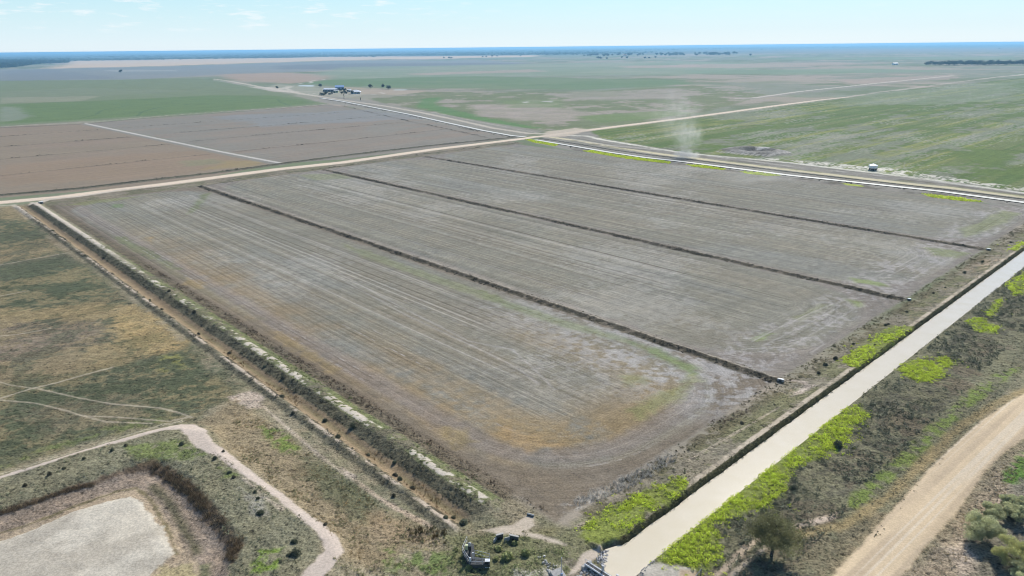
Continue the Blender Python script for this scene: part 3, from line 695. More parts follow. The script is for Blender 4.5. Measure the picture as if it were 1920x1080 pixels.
# ---- levees between the bays
lv = C('levee')
for bl in (0.0, 64.3, 129.5):
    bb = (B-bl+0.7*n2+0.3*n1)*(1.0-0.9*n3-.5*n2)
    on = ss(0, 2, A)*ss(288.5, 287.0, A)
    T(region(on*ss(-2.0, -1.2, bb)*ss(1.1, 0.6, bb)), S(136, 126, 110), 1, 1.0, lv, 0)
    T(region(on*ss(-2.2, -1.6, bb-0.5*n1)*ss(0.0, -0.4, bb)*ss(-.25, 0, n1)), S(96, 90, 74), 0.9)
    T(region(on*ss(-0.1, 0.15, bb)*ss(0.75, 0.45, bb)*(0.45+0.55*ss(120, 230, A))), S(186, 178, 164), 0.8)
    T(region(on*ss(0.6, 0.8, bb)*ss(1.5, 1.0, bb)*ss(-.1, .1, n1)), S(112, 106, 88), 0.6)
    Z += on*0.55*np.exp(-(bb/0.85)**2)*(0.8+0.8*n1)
# ---- drain and its banks
dr = C('drain'); bk = C('canal_bank')
on = ss(-8, -6, A)*ss(281, 277.5, A)
bb = B+0.5*n2
T(region(on*ss(-73.2, -72.6, bb)*ss(-61.0, -62.2, bb)), S(132, 126, 104), 1, 1.0, bk)
T(region(on*ss(-71.0, -70.7, B+.45*n1)*ss(-67.8, -68.2, B+.45*n1)*ss(279, 277, A)), S(164, 144, 114), 1, 0.5, dr)
T(region(on*ss(-69.9, -69.6, B)*ss(-68.6, -69.0, B+.5*n1)*ss(-0.1, .12, n3+.4*n2)), S(146, 136, 100), 0.6, None)
T(region(on*ss(-68.3, -67.8, bb+.4*n1)*ss(-65.9, -66.3, bb+.4*n1)), S(112, 108, 88), 0.95, 1.0)
T(region(on*ss(-66.2, -65.8, bb)*ss(-62.2, -63.0, bb)*ss(-.16, .08, n1*.8+.7*n2+.3*n3)), S(126, 134, 86), 0.8, 0.9)
T(region(on*ss(-66.2, -65.8, bb)*ss(-62.2, -63.0, bb)*ss(120, 60, A)), S(156, 148, 124), 0.7, 0.9)
wl = ss(-65.9, -65.6, B+.3*n1+.2*n2)*ss(-63.9, -64.3, B+.3*n1+.2*n2)
T(region(on*wl*np.maximum(ss(150, 60, A)*.95, ss(0.05, 0.12, n2*.7+.9*n1+.15*n3))), S(222, 210, 192), 0.95, 0.3)
T(region(on*ss(-62.8, -62.4, bb)*ss(-59.6, -60.4, bb+.4*n1)), S(120, 108, 90), 0.8, 1.0)
wl = ss(-71.9, -71.6, B+.35*n1)*ss(-70.7, -70.95, B+.35*n1)
T(region(on*wl*ss(-0.06, 0.05, n2+.5*n1)), S(206, 190, 170), 0.9, 0.4)
T(region(on*ss(-71.2, -70.9, B+.5*n1)*ss(-70.2, -70.5, B+.5*n1)*ss(0.0, .1, n1+.6*n2)), S(84, 80, 64), 0.8, 1.0)
Z += on*(0.75*np.exp(-((bb+65.2)/1.9)**2)+0.45*np.exp(-((bb+71.6)/0.9)**2)-0.35*np.exp(-((B+69.4)/1.1)**2))
# ---- canal strip
onb = (B > -59.5)
cbk = C('canal_bank')
bkm = ss(288.2, 290.5, A+1.5*n2+.6*n1)*(A < 317)*(B > -66)*ss(216, 210, B)
T(region(bkm*(A < 297)), S(150, 142, 122), 1, 1.0, cbk)
T(region(bkm*(A < 297)*ss(-0.08, .12, n2+.5*n1)), S(130, 130, 92), 0.75)
T(region(bkm*(A < 296)*ss(0.06, .16, n3*.5+n1*.6+n6*.6)), S(190, 168, 142), 0.7)
T(region(ss(287.5, 288.2, A+n1)*ss(291.5, 290, A+1.5*n2)*(B > -57)*(B < 205)*ss(-.12, .08, n1+n2)), S(116, 108, 84), 0.7, 1.0)
T(line([(1085, 985), (1140, 968), (1200, 938), (1240, 915), (1265, 900)], .45, .25, .3), S(206, 190, 166), 0.8)
T(line([(1290, 862), (1330, 840), (1400, 800), (1460, 765)], .35, .25, .3), S(198, 184, 162), 0.7)
T(poly([(1465, 712), (1495, 715), (1530, 725), (1500, 740), (1480, 745), (1520, 715)], .5, .6), S(214, 198, 182), .8)
pth = C('dirt_track')
T(region(ss(294.5, 294.75, A+.3*n1+.2*n2)*ss(295.65, 295.4, A+.2*n1)*(B > -42)*ss(220, 215, B)*np.maximum(.45, ss(-.15, .05, n2+n1))), S(216, 200, 176), 0.95, 0.3, pth)
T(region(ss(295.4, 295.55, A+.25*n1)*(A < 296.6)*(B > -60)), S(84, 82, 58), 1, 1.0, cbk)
T(region((A > 296.4)*(A < 300.8)*(B > -62)*1.0), S(150, 140, 116), 1, 0.4)
# right bank: scrub, seep grass, verge
T(region(ss(300.4, 300.9, A)*(A < 318)*(B > -60)), S(134, 131, 104), 1, 1.0, cbk)
T(region(ss(302, 304.5, A+2*n2)*(A < 313)*(B > -60)*ss(-.1, .1, n1+.4*n2)), S(106, 102, 86), 0.8)
T(region(ss(306, 309, A+2*n2)*(A < 317)*(B > -60)*ss(-.02, .14, n2+.5*n1+.4*n6)), S(146, 130, 106), 0.4)
LIMES = [[(1095, 990), (1130, 960), (1180, 935), (1240, 905), (1280, 893), (1290, 912), (1280, 930), (1200, 985), (1140, 1026), (1112, 1026), (1100, 1010)],
         [(1580, 673), (1613, 653), (1643, 633), (1673, 612), (1710, 616), (1677, 647), (1640, 673), (1607, 693), (1587, 690)],
         [(1280, 1000), (1340, 950), (1430, 880), (1513, 820), (1573, 773), (1607, 763), (1633, 780), (1613, 797), (1597, 807), (1590, 830), (1557, 853), (1493, 877), (1467, 920), (1447, 947), (1393, 970), (1330, 980), (1350, 1010), (1352, 1050), (1313, 1067), (1235, 1060), (1227, 1050)],
         [(1683, 693), (1707, 677), (1747, 680), (1773, 697), (1760, 710), (1723, 717), (1693, 707)], [(1755, 675), (1775, 670), (1788, 682), (1770, 690)],
         [(1810, 602), (1840, 597), (1878, 615), (1860, 625), (1830, 622)], [(1885, 537), (1905, 522), (1935, 510), (1940, 545), (1900, 556)], [(1848, 592), (1866, 565), (1880, 560), (1872, 580), (1856, 596)],
         [(1890, 470), (1912, 455), (1925, 458), (1905, 474)]]
lim = C('canal_bank')
for q in LIMES:
    T(poly(q, 0.5, 1.0), S(138, 148, 74), 0.95, 0.9, lim)
TP(line([(1600, 945), (1640, 910), (1690, 870), (1740, 820), (1800, 765), (1850, 725), (1900, 690)], [1.8, 1.8, 1.8, 2.0, 2, 2, 1.6], .7, .8), S(132, 150, 74), 0.85, 0.9)
T(line([(1500, 1000), (1580, 985), (1660, 935), (1720, 880), (1800, 800), (1870, 755), (1960, 715)], 1.4, .6, .5), S(176, 156, 112), 0.75, 0.8)
T(line([(1330, 1090), (1360, 1065), (1390, 1035), (1425, 1008), (1470, 995), (1510, 980), (1560, 968)], [.7, .7, .8, 1.0, .7, .7, .5], .25, .25), S(208, 188, 162), 0.85, 0.4)
T(line([(1360, 1090), (1390, 1062), (1420, 1040), (1440, 1020)], [.5, .5, .5, .4], .25, .25), S(206, 190, 166), 0.8, 0.4)
T(poly([(1500, 985), (1568, 962), (1565, 972), (1520, 985)], .4, .4), S(220, 200, 178), .8)
# raised banks of the canal
Z += np.where(B > -61, 1, 0)*(0.5*ss(291.5, 294.6, A)*ss(296.5, 295.7, A)*ss(230, 215, B)-0.5*ss(296.0, 296.7, A)*ss(301.0, 300.2, A)+0.3*ss(300.2, 301.2, A)*ss(306, 303, A))
# gravel road
rdg = C('gravel_road')
GR = [(1480, 1180), (1563, 1080), (1613, 1027), (1680, 950), (1747, 877), (1813, 813), (1880, 763), (1920, 740), (2050, 672), (2300, 560), (2300, 620), (2060, 728), (1920, 823), (1880, 850), (1847, 883), (1790, 967), (1733, 1027), (1693, 1080), (1610, 1190)]
T(poly(GR, 1.6, 0.8), S(178, 158, 124), 0.7, 0.9)
T(poly([(1620, 1180), (1700, 1080), (1760, 1020), (1800, 970), (1860, 890), (1920, 840), (2050, 760), (2050, 1200), (1620, 1200)], 1.0, 1.0), S(176, 160, 136), 0.9, 1.1)
T(poly([(1790, 1080), (1830, 1020), (1880, 940), (1900, 900), (1960, 860), (2050, 850), (2050, 1200), (1780, 1200)], 1.0, 1.2), S(140, 136, 118), 0.8, 1.0)
TP(poly([(1880, 905), (1890, 880), (1925, 845), (1960, 850), (1940, 890), (1900, 905)], .6, .7), S(104, 142, 58), .9)
T(poly([(1780, 1040), (1800, 1000), (1822, 1015), (1830, 1070), (1800, 1080)], .6, .6), S(214, 196, 174), .8)
T(poly([(1860, 950), (1880, 920), (1888, 930), (1870, 960)], .4, .5), S(210, 190, 170), .8)
T(poly(GR, 0.3, 0.22), S(232, 208, 172), 0.98, 0.22, rdg)
i, m = poly(GR, 0.4)
ra = A-0.055*B
T((i, m*ss(0.5, 0.75, vnoise(ra[i]*1.1, B[i]*0.02, 41))), S(208, 186, 156), 0.7)
T((i, m*ss(0.55, 0.8, vnoise(ra[i]*2.3+9, B[i]*0.03, 43))), S(236, 220, 194), 0.7)
lift(poly(GR, 1.2), 0.3)
# main dirt road
T(region(ss(-16, -14, A+n2)*ss(1.6, 0.6, A+n2+.6*n1)*ss(-63, -61, B)*ss(214, 208, B)), S(150, 140, 120), 1, 0.9)
T(region(ss(-16, -14, A+n2)*ss(1.6, 0.6, A+n2+.6*n1)*ss(-63, -61, B)*ss(214, 208, B)*ss(-.1, .12, n2+.5*n1+.3*n3)), S(124, 122, 94), .8)
rdm = C('dirt_road')
MR = [(-300, 420), (0, 380), (110, 370), (177, 361), (300, 346.5), (400, 333.5), (460, 325.5), (520, 317.5), (640, 305), (807, 281), (973, 261), (1000, 257), (1023, 255), (1107, 243.5), (1280, 222), (1380, 208.5), (1453, 198.5), (1530, 188.5), (1590, 182)]
T(line(MR, [9.5, 9.5, 9.5, 9.5, 10, 10, 10, 10, 10, 9.5, 9, 8, 8, 12, 12, 12, 12, 10, 7], 1.6, 1.2), S(182, 172, 150), 0.9, 0.5)
T(line(MR, [7, 7, 7, 7.2, 7.4, 7.6, 7.6, 7.4, 7.2, 7, 6.4, 6, 6.4, 6.5, 6.5, 6.5, 6.5, 5, 3], 0.8, 0.5), S(246, 224, 198), 0.97, 0.2, rdm)
T(line([(q_[0], q_[1]+2.6) for q_ in MR[1:10]], .5, .4, .5), S(160, 148, 122), .6)
lift(line(MR, 5, 2), 0.15)
T(line([(60, 384), (90, 374), (150, 368), (230, 356), (300, 349)], [3.0, 3.2, 2.4, 2.0, 1.0], .5, .4), S(220, 206, 186), .95, .25, rdm)
T(line([(60, 380), (80, 392), (110, 412), (150, 438)], [2, 1.6, 1.2, 1.0], .4, .3), S(220, 206, 186), .9, .25, rdm)
T(line([(0, 386), (25, 384), (40, 395), (60, 410)], 1.4, .5, .6), S(214, 200, 180), .8, .3)
T(poly([(1023, 247), (1080, 240), (1110, 243), (1060, 256), (1020, 258)], 2, 1.5), S(216, 200, 178), 0.85)
T(line([(380, 350), (440, 336), (520, 326), (640, 312), (800, 288), (970, 268)], 1.5, 1, 1), S(104, 100, 84), 0.7, 1.0)
T(line([(-300, 402), (0, 366), (150, 353.5), (200, 347.5), (300, 336), (400, 324.5), (520, 308), (640, 292.5), (800, 274), (960, 258)], 3.4, 1.0, .8), S(112, 108, 90), .9, 1.0)
T(line([(-300, 402), (0, 366), (150, 353.5), (200, 347.5), (300, 336), (400, 324.5), (520, 308), (640, 292.5), (800, 274), (960, 258)], 1.5, .6, .5), S(84, 82, 64), .8, 1.0)
# canal end: packed earth aprons
T(poly([(900, 995), (960, 985), (985, 967), (1000, 966), (1003, 985), (990, 996), (1040, 1012), (1060, 1022), (990, 1005), (940, 1000)], .3, .3), S(218, 202, 180), .95, .3)
T(poly([(1093, 1038), (1110, 1030), (1128, 1028), (1120, 1045), (1095, 1060), (1080, 1078), (1060, 1080), (1075, 1062)], .25, .25), S(218, 202, 182), .95, .3)
T(poly([(1185, 1090), (1200, 1068), (1225, 1058), (1300, 1068), (1310, 1110), (1160, 1120)], .3, .3), S(208, 200, 184), .95, .4)
T(poly([(1276, 1070), (1310, 1075), (1300, 1090), (1270, 1090)], .3, .3), S(214, 186, 150), .7, .4)
T(poly([(1050, 1085), (1110, 1060), (1150, 1095), (1080, 1120)], .3, .3), S(150, 140, 122), .9, .8)
# small lumps: tussocks and clods
i, m = poly([(1130, 1026), (1150, 1018), (1228, 1046), (1205, 1066), (1192, 1079), (1138, 1080)], .35, .3); Z[i] = Z[i]*(1-m)-.5*m
T((i, m), S(160, 150, 128), .9, .4)
lump = fbm(X*1.7, Y*1.7, 21, 3)
amp = np.clip((gr-0.3)*0.42, 0, 0.32)*ss(420, 120, DIST)
Z += lump*amp+0.25*n3*ss(60, 200, DIST)*0

def zat(p):
    p = np.atleast_2d(p)
    r = np.clip(np.searchsorted(YR, p[:, 1])-1, 0, NR-2)
    fy = (p[:, 1]-YR[r])/(YR[r+1]-YR[r])
    t = p[:, 0]/(WR[r]*(1-fy)+WR[r+1]*fy)
    c = np.clip(np.searchsorted(TC, t)-1, 0, NC-2); fx = np.clip((t-TC[c])/(TC[c+1]-TC[c]), 0, 1)
    g = Z.reshape(NR, NC)
    return (g[r, c]*(1-fx)+g[r, c+1]*fx)*(1-fy)+(g[r+1, c]*(1-fx)+g[r+1, c+1]*fx)*fy

idx = np.arange(NV).reshape(NR, NC)
F = np.stack([idx[:-1, :-1], idx[:-1, 1:], idx[1:, 1:], idx[1:, :-1]], -1).reshape(-1, 4)
fc = cls[F[:, 0]]
V = np.stack([X, Y, Z], 1); PAR = np.stack([gr, sd, sm], 1)
GL = {'ground': 'grey green scrubby ground of the flat irrigation plain', 'field': 'ploughed grey brown irrigation bay', 'paddock': 'open grass paddock on the plain',
      'gravel_road': 'wide cream gravel road curving through the lower right', 'dirt_road': 'pale dirt road crossing the plain', 'dirt_track': 'narrow bare dirt track',
      'canal_bank': 'weedy earth bank beside a channel', 'levee': 'low dark earth levee between irrigation bays', 'drain': 'dry brown drain bed between two scrubby banks',
      'dam_bank': 'scrubby earth wall around the farm dam', 'dam_floor': 'pale dried floor of the farm dam'}
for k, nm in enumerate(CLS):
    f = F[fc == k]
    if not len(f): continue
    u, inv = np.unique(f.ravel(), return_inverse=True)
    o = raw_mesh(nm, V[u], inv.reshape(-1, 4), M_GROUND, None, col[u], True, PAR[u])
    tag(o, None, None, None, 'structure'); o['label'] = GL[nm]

# ------------------------------------------------------------------ water
def sheet(name, pts, z, mat, label):
    mb = MB(); mb.add([(x, y, z) for x, y in pts], [tuple(range(len(pts)))])
    o = mb.build(name, mat); tag(o, label, kind='structure'); return o
cb = np.linspace(-57, 330, 60)
left = [AB(296.25+0.12*math.sin(b*1.3)+0.08*math.sin(b*3.1), b) for b in cb]
right = [AB(300.7, b) for b in cb[::-1]]
endp = list(W([(1228, 1048), (1208, 1066), (1190, 1082), (1136, 1082), (1130, 1050), (1134, 1030)]))
left = [AB(296.25+0.3*(vnoise(np.array([b*.9]), np.array([3.])  , 3)[0]-.5)+.18*(vnoise(np.array([b*3.1]), np.array([3.]), 4)[0]-.5), b) for b in np.linspace(-57, 330, 500)]
sheet('canal_water', left+right+endp, -0.02, M_WATER, 'milky brown water filling the wide supply canal')
def ribbon(pts, w, z):
    p = W(pts); d = np.gradient(p, axis=0); d /= np.hypot(d[:, 0], d[:, 1])[:, None]; nrm = np.stack([-d[:, 1], d[:, 0]], 1)
    return [tuple(q) for q in p+nrm*w/2]+[tuple(q) for q in (p-nrm*w/2)[::-1]]
sheet('canal_water', ribbon(c2, 3.4, 0), 0.05, M_WATER_PALE, 'narrow pale water channel along the far side of the bays')
sheet('canal_water', ribbon(cu, 3.6, 0), 0.30, M_WATER_PALE, 'narrow pale water channel leading towards the farmhouse')

# ------------------------------------------------------------------ ground cover
def in_poly(p, w):
    x, y = p[:, 0], p[:, 1]; ins = np.zeros(len(p), bool)
    for k in range(len(w)):
        a, b = w[k], w[(k+1) % len(w)]
        if a[1] != b[1]: ins ^= ((a[1] > y) != (b[1] > y)) & (x < (b[0]-a[0])*(y-a[1])/(b[1]-a[1])+a[0])
    return ins
def scatter(w, dens):
    w = np.asarray(w); lo, hi = w.min(0), w.max(0)
    n = int((hi-lo).prod()*dens); p = rng.random((n, 2))*(hi-lo)+lo
    return p[in_poly(p, w)]
def scatter_ab(a0, a1, b0, b1, dens):
    n = int(abs((a1-a0)*(b1-b0))*dens)
    a = a0+(a1-a0)*rng.random(n); b = b0+(b1-b0)*rng.random(n)
    return O_+a[:, None]*E1+b[:, None]*E2
def thin(p, freq, lo, hi, seed):
    return p[rng.random(len(p)) < ss(lo, hi, fbm(p[:, 0]*freq, p[:, 1]*freq, seed, 3))]
def clumps(P, R, H, k, size, c, cv=0.25, up=0.3):
    """k leaf triangles through each rounded clump"""
    n = len(P)
    if n == 0: return np.zeros((0, 3)), np.zeros((0, 3), int), np.zeros((0, 3))
    z0 = zat(P)
    d = rng.normal(size=(n, k, 3)); d /= np.linalg.norm(d, axis=2, keepdims=True); d[..., 2] = np.abs(d[..., 2])
    rad = rng.random((n, k, 1))**0.35
    lob = 0.75+0.5*vnoise(d[..., 0]*1.7+np.arange(n)[:, None]*3.1, d[..., 1]*1.7+d[..., 2]*2, 5)
    c0 = d*rad*lob[..., None]*np.stack([R, R, H], 1)[:, None, :]
    c0 = c0+np.concatenate([P, z0[:, None]-0.03], 1)[:, None, :]
    s = (size if np.isscalar(size) else np.asarray(size)[:, None, None, None])
    tri = rng.normal(size=(n, k, 3, 3))*0.5; tri[..., 2] *= 0.8
    v = c0[:, :, None, :]+tri*s
    v = v.reshape(-1, 3); f = np.arange(len(v)).reshape(-1, 3)
    cc = np.asarray(c)*np.ones((n, 3))
    cc = cc*(1+cv*(rng.random((n, 1))-0.5)*2)
    cc = np.repeat(cc, k*3, 0)*np.repeat(0.85+0.3*rng.random((n*k, 1)), 3, 0)
    return v, f, cc
def blades(P, h, w, k, spread, c, cv=0.3, lean=0.35):
    n = len(P); z0 = zat(P)
    base = np.concatenate([P, z0[:, None]-0.03], 1)[:, None, :]+np.concatenate([rng.normal(size=(n, k, 2))*spread, np.zeros((n, k, 1))], 2)
    ang = rng.random((n, k))*6.283; ca, sa = np.cos(ang), np.sin(ang)
    hh = (np.asarray(h)*np.ones(n))[:, None]*(0.6+0.6*rng.random((n, k)))
    tip = base+np.stack([rng.normal(size=(n, k))*lean*hh, rng.normal(size=(n, k))*lean*hh, hh], 2)
    off = np.stack([ca*w, sa*w, 0*ca], 2)
    v = np.stack([base-off, base+off, tip], 2).reshape(-1, 3); f = np.arange(len(v)).reshape(-1, 3)
    cc = np.asarray(c)*np.ones((n, 3))*(1+cv*(rng.random((n, 1))-0.5)*2)
    cc = np.repeat(cc, k*3, 0)
    return v, f, cc
def join(parts):
    vs, fs, cs = [], [], []; o = 0
    for v, f, c in parts:
        vs.append(v); fs.append(f+o); cs.append(c); o += len(v)
    return np.concatenate(vs), np.concatenate(fs), np.concatenate(cs)
def stuff(name, parts, mat, label):
    v, f, c = join(parts); o = raw_mesh(name, v, f, mat, None, c); tag(o, label, kind='stuff'); return o
U = lambda n, a, b: a+(b-a)*rng.random(n)

lp = []
for q in LIMES:
    w = W(q); y = w[:, 1].mean()
    p = scatter(w, 11 if y < 130 else 5.5); p = thin(p, 0.4, -0.18, 0.08, 61); p = p+rng.normal(size=p.shape)*np.where(rng.random((len(p), 1)) < .22, 1.3, .35); a_, b_ = toab(p); p = p[(a_ < 296.1) | (a_ > 300.4)]
    lp.append(clumps(p, U(len(p), .22, .42), U(len(p), .22, .5), 22 if y < 130 else 14, 0.15 if y < 130 else .22, S(204, 216, 84, 1.0), .32))
for q in ([(1093, 283), (1110, 282), (1160, 291), (1257, 303), (1255, 307), (1180, 299)], [(1287, 308), (1330, 311), (1360, 317), (1358, 319), (1300, 313)], [(1388, 321), (1420, 323), (1465, 329), (1440, 330), (1400, 326)], [(1730, 363), (1790, 369), (1850, 379), (1800, 377), (1740, 369)], [(985, 261), (1010, 262), (1047, 271), (1040, 274), (1000, 267)]):
    p = scatter(W(q), 1.8); lp.append(clumps(p, U(len(p), .5, .9), U(len(p), .2, .4), 10, .4, S(204, 216, 70, .95)))
stuff('weeds', lp, M_WEED, 'bright lime green weeds crowding the canal edges')

sp_ = []
p = thin(scatter_ab(301.2, 313, -56, 240, 2.0), 0.22, -0.16, 0.08, 62)
a_, b_ = toab(p); p = p[~np.any([in_poly(p, W(q)) for q in LIMES], 0)]
sp_.append(clumps(p, U(len(p), .25, .7), U(len(p), .25, .65), 30, 0.15, S(116, 119, 94, .88), .38))
p = thin(scatter_ab(303, 318, -56, 200, 2.2), 0.3, -0.08, 0.14, 63)
sp_.append(clumps(p, U(len(p), .15, .3), U(len(p), .1, .25), 12, 0.12, S(134, 128, 100, .8), .3))
# steep canal edge
p = scatter_ab(295.5, 296.35, -58, 260, 6)
sp_.append(clumps(p, U(len(p), .2, .42), U(len(p), .15, .42), 14, .14, S(104, 104, 68, .8), .35))
p = thin(scatter_ab(300.35, 301.3, 5, 300, 3.0), .3, -.12, .1, 98)
sp_.append(clumps(p, U(len(p), .15, .4), U(len(p), .15, .4), 14, .14, S(116, 116, 84, .85), .35))
# drain banks
p = thin(scatter_ab(-4, 277, -68.2, -66.0, 3.0), 0.5, -.25, .05, 64)
sp_.append(clumps(p, U(len(p), .2, .5), U(len(p), .2, .5), 16, .15, S(108, 106, 86, .8), .3))
p = thin(scatter_ab(0, 278, -72.4, -70.6, 2.2), 0.5, -.1, .15, 65)
sp_.append(clumps(p, U(len(p), .2, .5), U(len(p), .15, .45), 16, .15, S(112, 108, 90, .8), .3))
p = thin(scatter_ab(60, 276, -65.6, -61.5, 2.0), 0.3, -.05, .2, 66)
sp_.append(clumps(p, U(len(p), .15, .35), U(len(p), .1, .25), 12, .13, S(116, 130, 68, .8), .3))
p = thin(scatter_ab(150, 287, -62.4, -59.8, 3), 0.5, -.12, .12, 67)
sp_.append(clumps(p, U(len(p), .15, .35), U(len(p), .15, .35), 12, .12, S(112, 98, 76, .8), .3))
# strip between the bays and the canal path
p = thin(scatter_ab(287.3, 294.8, -55, 210, 1.3), 0.25, -.02, .22, 68)
sp_.append(clumps(p, U(len(p), .15, .4), U(len(p), .12, .35), 14, .14, S(116, 118, 76, .8), .35))
p = thin(scatter_ab(287.0, 289.6, -50, 205, 2.6), 0.3, -.1, .1, 69)
sp_.append(clumps(p, U(len(p), .15, .35), U(len(p), .15, .35), 12, .14, S(114, 106, 76, .8), .35))
# round the dam and in the left corner
p = scatter(W(DAM), 1.8); p = p[~in_poly(p, W(MOAT))]; p = thin(p, .4, -.08, .16, 70)
sp_.append(clumps(p, U(len(p), .15, .42), U(len(p), .12, .35), 16, .13, S(140, 140, 108, .92), .4))
p = thin(scatter(W([(440, 745), (500, 790), (600, 860), (760, 985), (860, 1010), (1010, 990), (1110, 1010), (1090, 1040), (1040, 1110), (600, 1120), (640, 1030), (560, 950), (430, 845)]), 2.6), .3, -.06, .18, 71)
sp_.append(clumps(p, U(len(p), .15, .4), U(len(p), .12, .4), 18, .13, S(144, 140, 98, .9), .45))
p = thin(scatter(W([(840, 1030), (920, 1005), (990, 1010), (1060, 1030), (1080, 1050), (1040, 1110), (840, 1110)]), 3.5), .4, -.15, .1, 72)
sp_.append(clumps(p, U(len(p), .2, .5), U(len(p), .2, .6), 24, .13, S(144, 150, 98, .9), .45))
# right of the gravel road
p = thin(scatter(W([(1700, 1085), (1760, 1020), (1810, 960), (1870, 890), (1925, 845), (2000, 800), (2050, 900), (2000, 1110), (1700, 1110)]), 2.6), .4, -.08, .14, 73)
sp_.append(clumps(p, U(len(p), .12, .34), U(len(p), .12, .34), 16, .12, S(146, 138, 114, .9), .4))
# levees
for bl in (0.0, 64.3, 129.5):
    p = thin(scatter_ab(2, 287, bl-2.2, bl-0.3, 3.0), .10, -.16, .12, 74+int(bl))
    sp_.append(clumps(p, U(len(p), .15, .4), U(len(p), .15, .42), 10, .2, S(94, 88, 70, .8), .35))
    p = thin(scatter_ab(2, 287, bl+0.6, bl+1.2, 1.3), .25, -.1, .1, 75+int(bl))
    sp_.append(clumps(p, U(len(p), .15, .35), U(len(p), .1, .3), 8, .2, S(96, 92, 70, .8), .35))
for q in LVF+[[(-300, 402), (0, 366), (150, 353.5), (200, 347.5), (300, 336), (400, 324.5), (520, 308), (640, 292.5), (800, 274), (960, 258)], [(380, 350), (520, 326), (640, 312), (800, 288), (970, 268)]]:
    w = W(q)
    for k in range(len(w)-1):
        L = np.hypot(*(w[k+1]-w[k])); n = int(L*1.0); t = rng.random((n, 1))
        p = w[k]*(1-t)+w[k+1]*t+rng.normal(size=(n, 2))*0.6
        p = thin(p, .08, -.05, .18, 81)
        sp_.append(clumps(p, U(len(p), .3, .7), U(len(p), .25, .55), 7, .4, S(100, 96, 78, .8), .3))
for (c_, w_) in ((c2, 3.2), (cu, 4.0)):
    w = W(c_)
    for k in range(len(w)-1):
        L = np.hypot(*(w[k+1]-w[k])); n = int(L*0.8); t = rng.random((n, 1)); d = (w[k+1]-w[k])/L
        nn = np.array([-d[1], d[0]])
        if nn[1] > 0: nn = -nn
        p = w[k]*(1-t)+w[k+1]*t+nn*(w_+rng.random((n, 1))*3)
        p = thin(p, .06, -.05, .15, 82)
        sp_.append(clumps(p, U(len(p), .3, .8), U(len(p), .25, .6), 8, .4, S(92, 92, 74, .8), .3))
stuff('scrub', sp_, M_SCRUB, 'low grey green saltbush scrub covering the banks and verges')

gp = []
# brown reeds round the dam moat
w = W([(290, 877), (320, 893), (353, 920), (383, 953), (413, 990), (443, 1030), (437, 1050)])
for k in range(len(w)-1):
    t = rng.random((420, 1)); p = w[k]*(1-t)+w[k+1]*t+rng.normal(size=(420, 2))*0.42; p = thin(p, .6, -.22, .10, 95)
    gp.append(blades(p, .42, .035, 5, .14, S(140, 120, 90, .95), .5))
w = W([(0, 967), (60, 946), (133, 920), (175, 908)])
for k in range(len(w)-1):
    t = rng.random((200, 1)); p = w[k]*(1-t)+w[k+1]*t+rng.normal(size=(200, 2))*0.15
    gp.append(blades(p, .32, .03, 5, .1, S(142, 122, 94, .95), .5))
p = thin(scatter(W([(1080, 935), (1130, 915), (1200, 880), (1265, 845), (1270, 865), (1210, 900), (1150, 930), (1075, 952)]), 9), .5, -.2, .05, 83)
gp.append(blades(p, .4, .03, 7, .12, S(196, 190, 178, 1.0), .5))
p = thin(scatter(W([(1330, 790), (1390, 765), (1410, 770), (1350, 800)]), 6), .5, -.2, .05, 84)
gp.append(blades(p, .4, .025, 6, .1, S(128, 108, 96, .9), .4))
# grass in the drain and along the bay's edge
p = thin(scatter_ab(190, 277, -70.2, -68.4, 4), .25, -.05, .15, 85)
gp.append(blades(p, .4, .03, 6, .12, S(150, 126, 88, .8), .3))
p = thin(scatter(W([(760, 985), (810, 990), (870, 1005), (850, 1020), (770, 1020)]), 6), .5, -.1, .1, 86)
gp.append(blades(p, .6, .035, 8, .12, S(122, 106, 72, .8), .4))
p = thin(scatter_ab(120, 276, -61.6, -60.2, 2.5), .3, -.1, .12, 87)
gp.append(blades(p, .45, .03, 7, .12, S(112, 92, 72, .8), .4))
p = thin(scatter(W([(750, 975), (820, 985), (822, 1010), (760, 1012)]), 5), .5, -.1, .1, 88)
gp.append(blades(p, .5, .035, 8, .12, S(96, 96, 60, .8), .4))
p = thin(scatter(W([(440, 745), (500, 790), (600, 860), (760, 985), (830, 1020), (740, 1080), (640, 1080), (640, 1030), (560, 950), (430, 845)]), 3.5), .35, -.05, .15, 96)
gp.append(blades(p, .28, .03, 6, .12, S(186, 162, 118, .95), .4))
p = thin(scatter(W([(1690, 1080), (1780, 980), (1860, 885), (1925, 830), (1990, 800), (1900, 900), (1800, 1080)]), 3), .4, -.08, .12, 97)
gp.append(blades(p, .28, .03, 6, .12, S(190, 168, 124, .95), .4))
stuff('reeds', gp, M_SCRUB, 'tufts of dead reeds and rank grass in wet corners and drain')

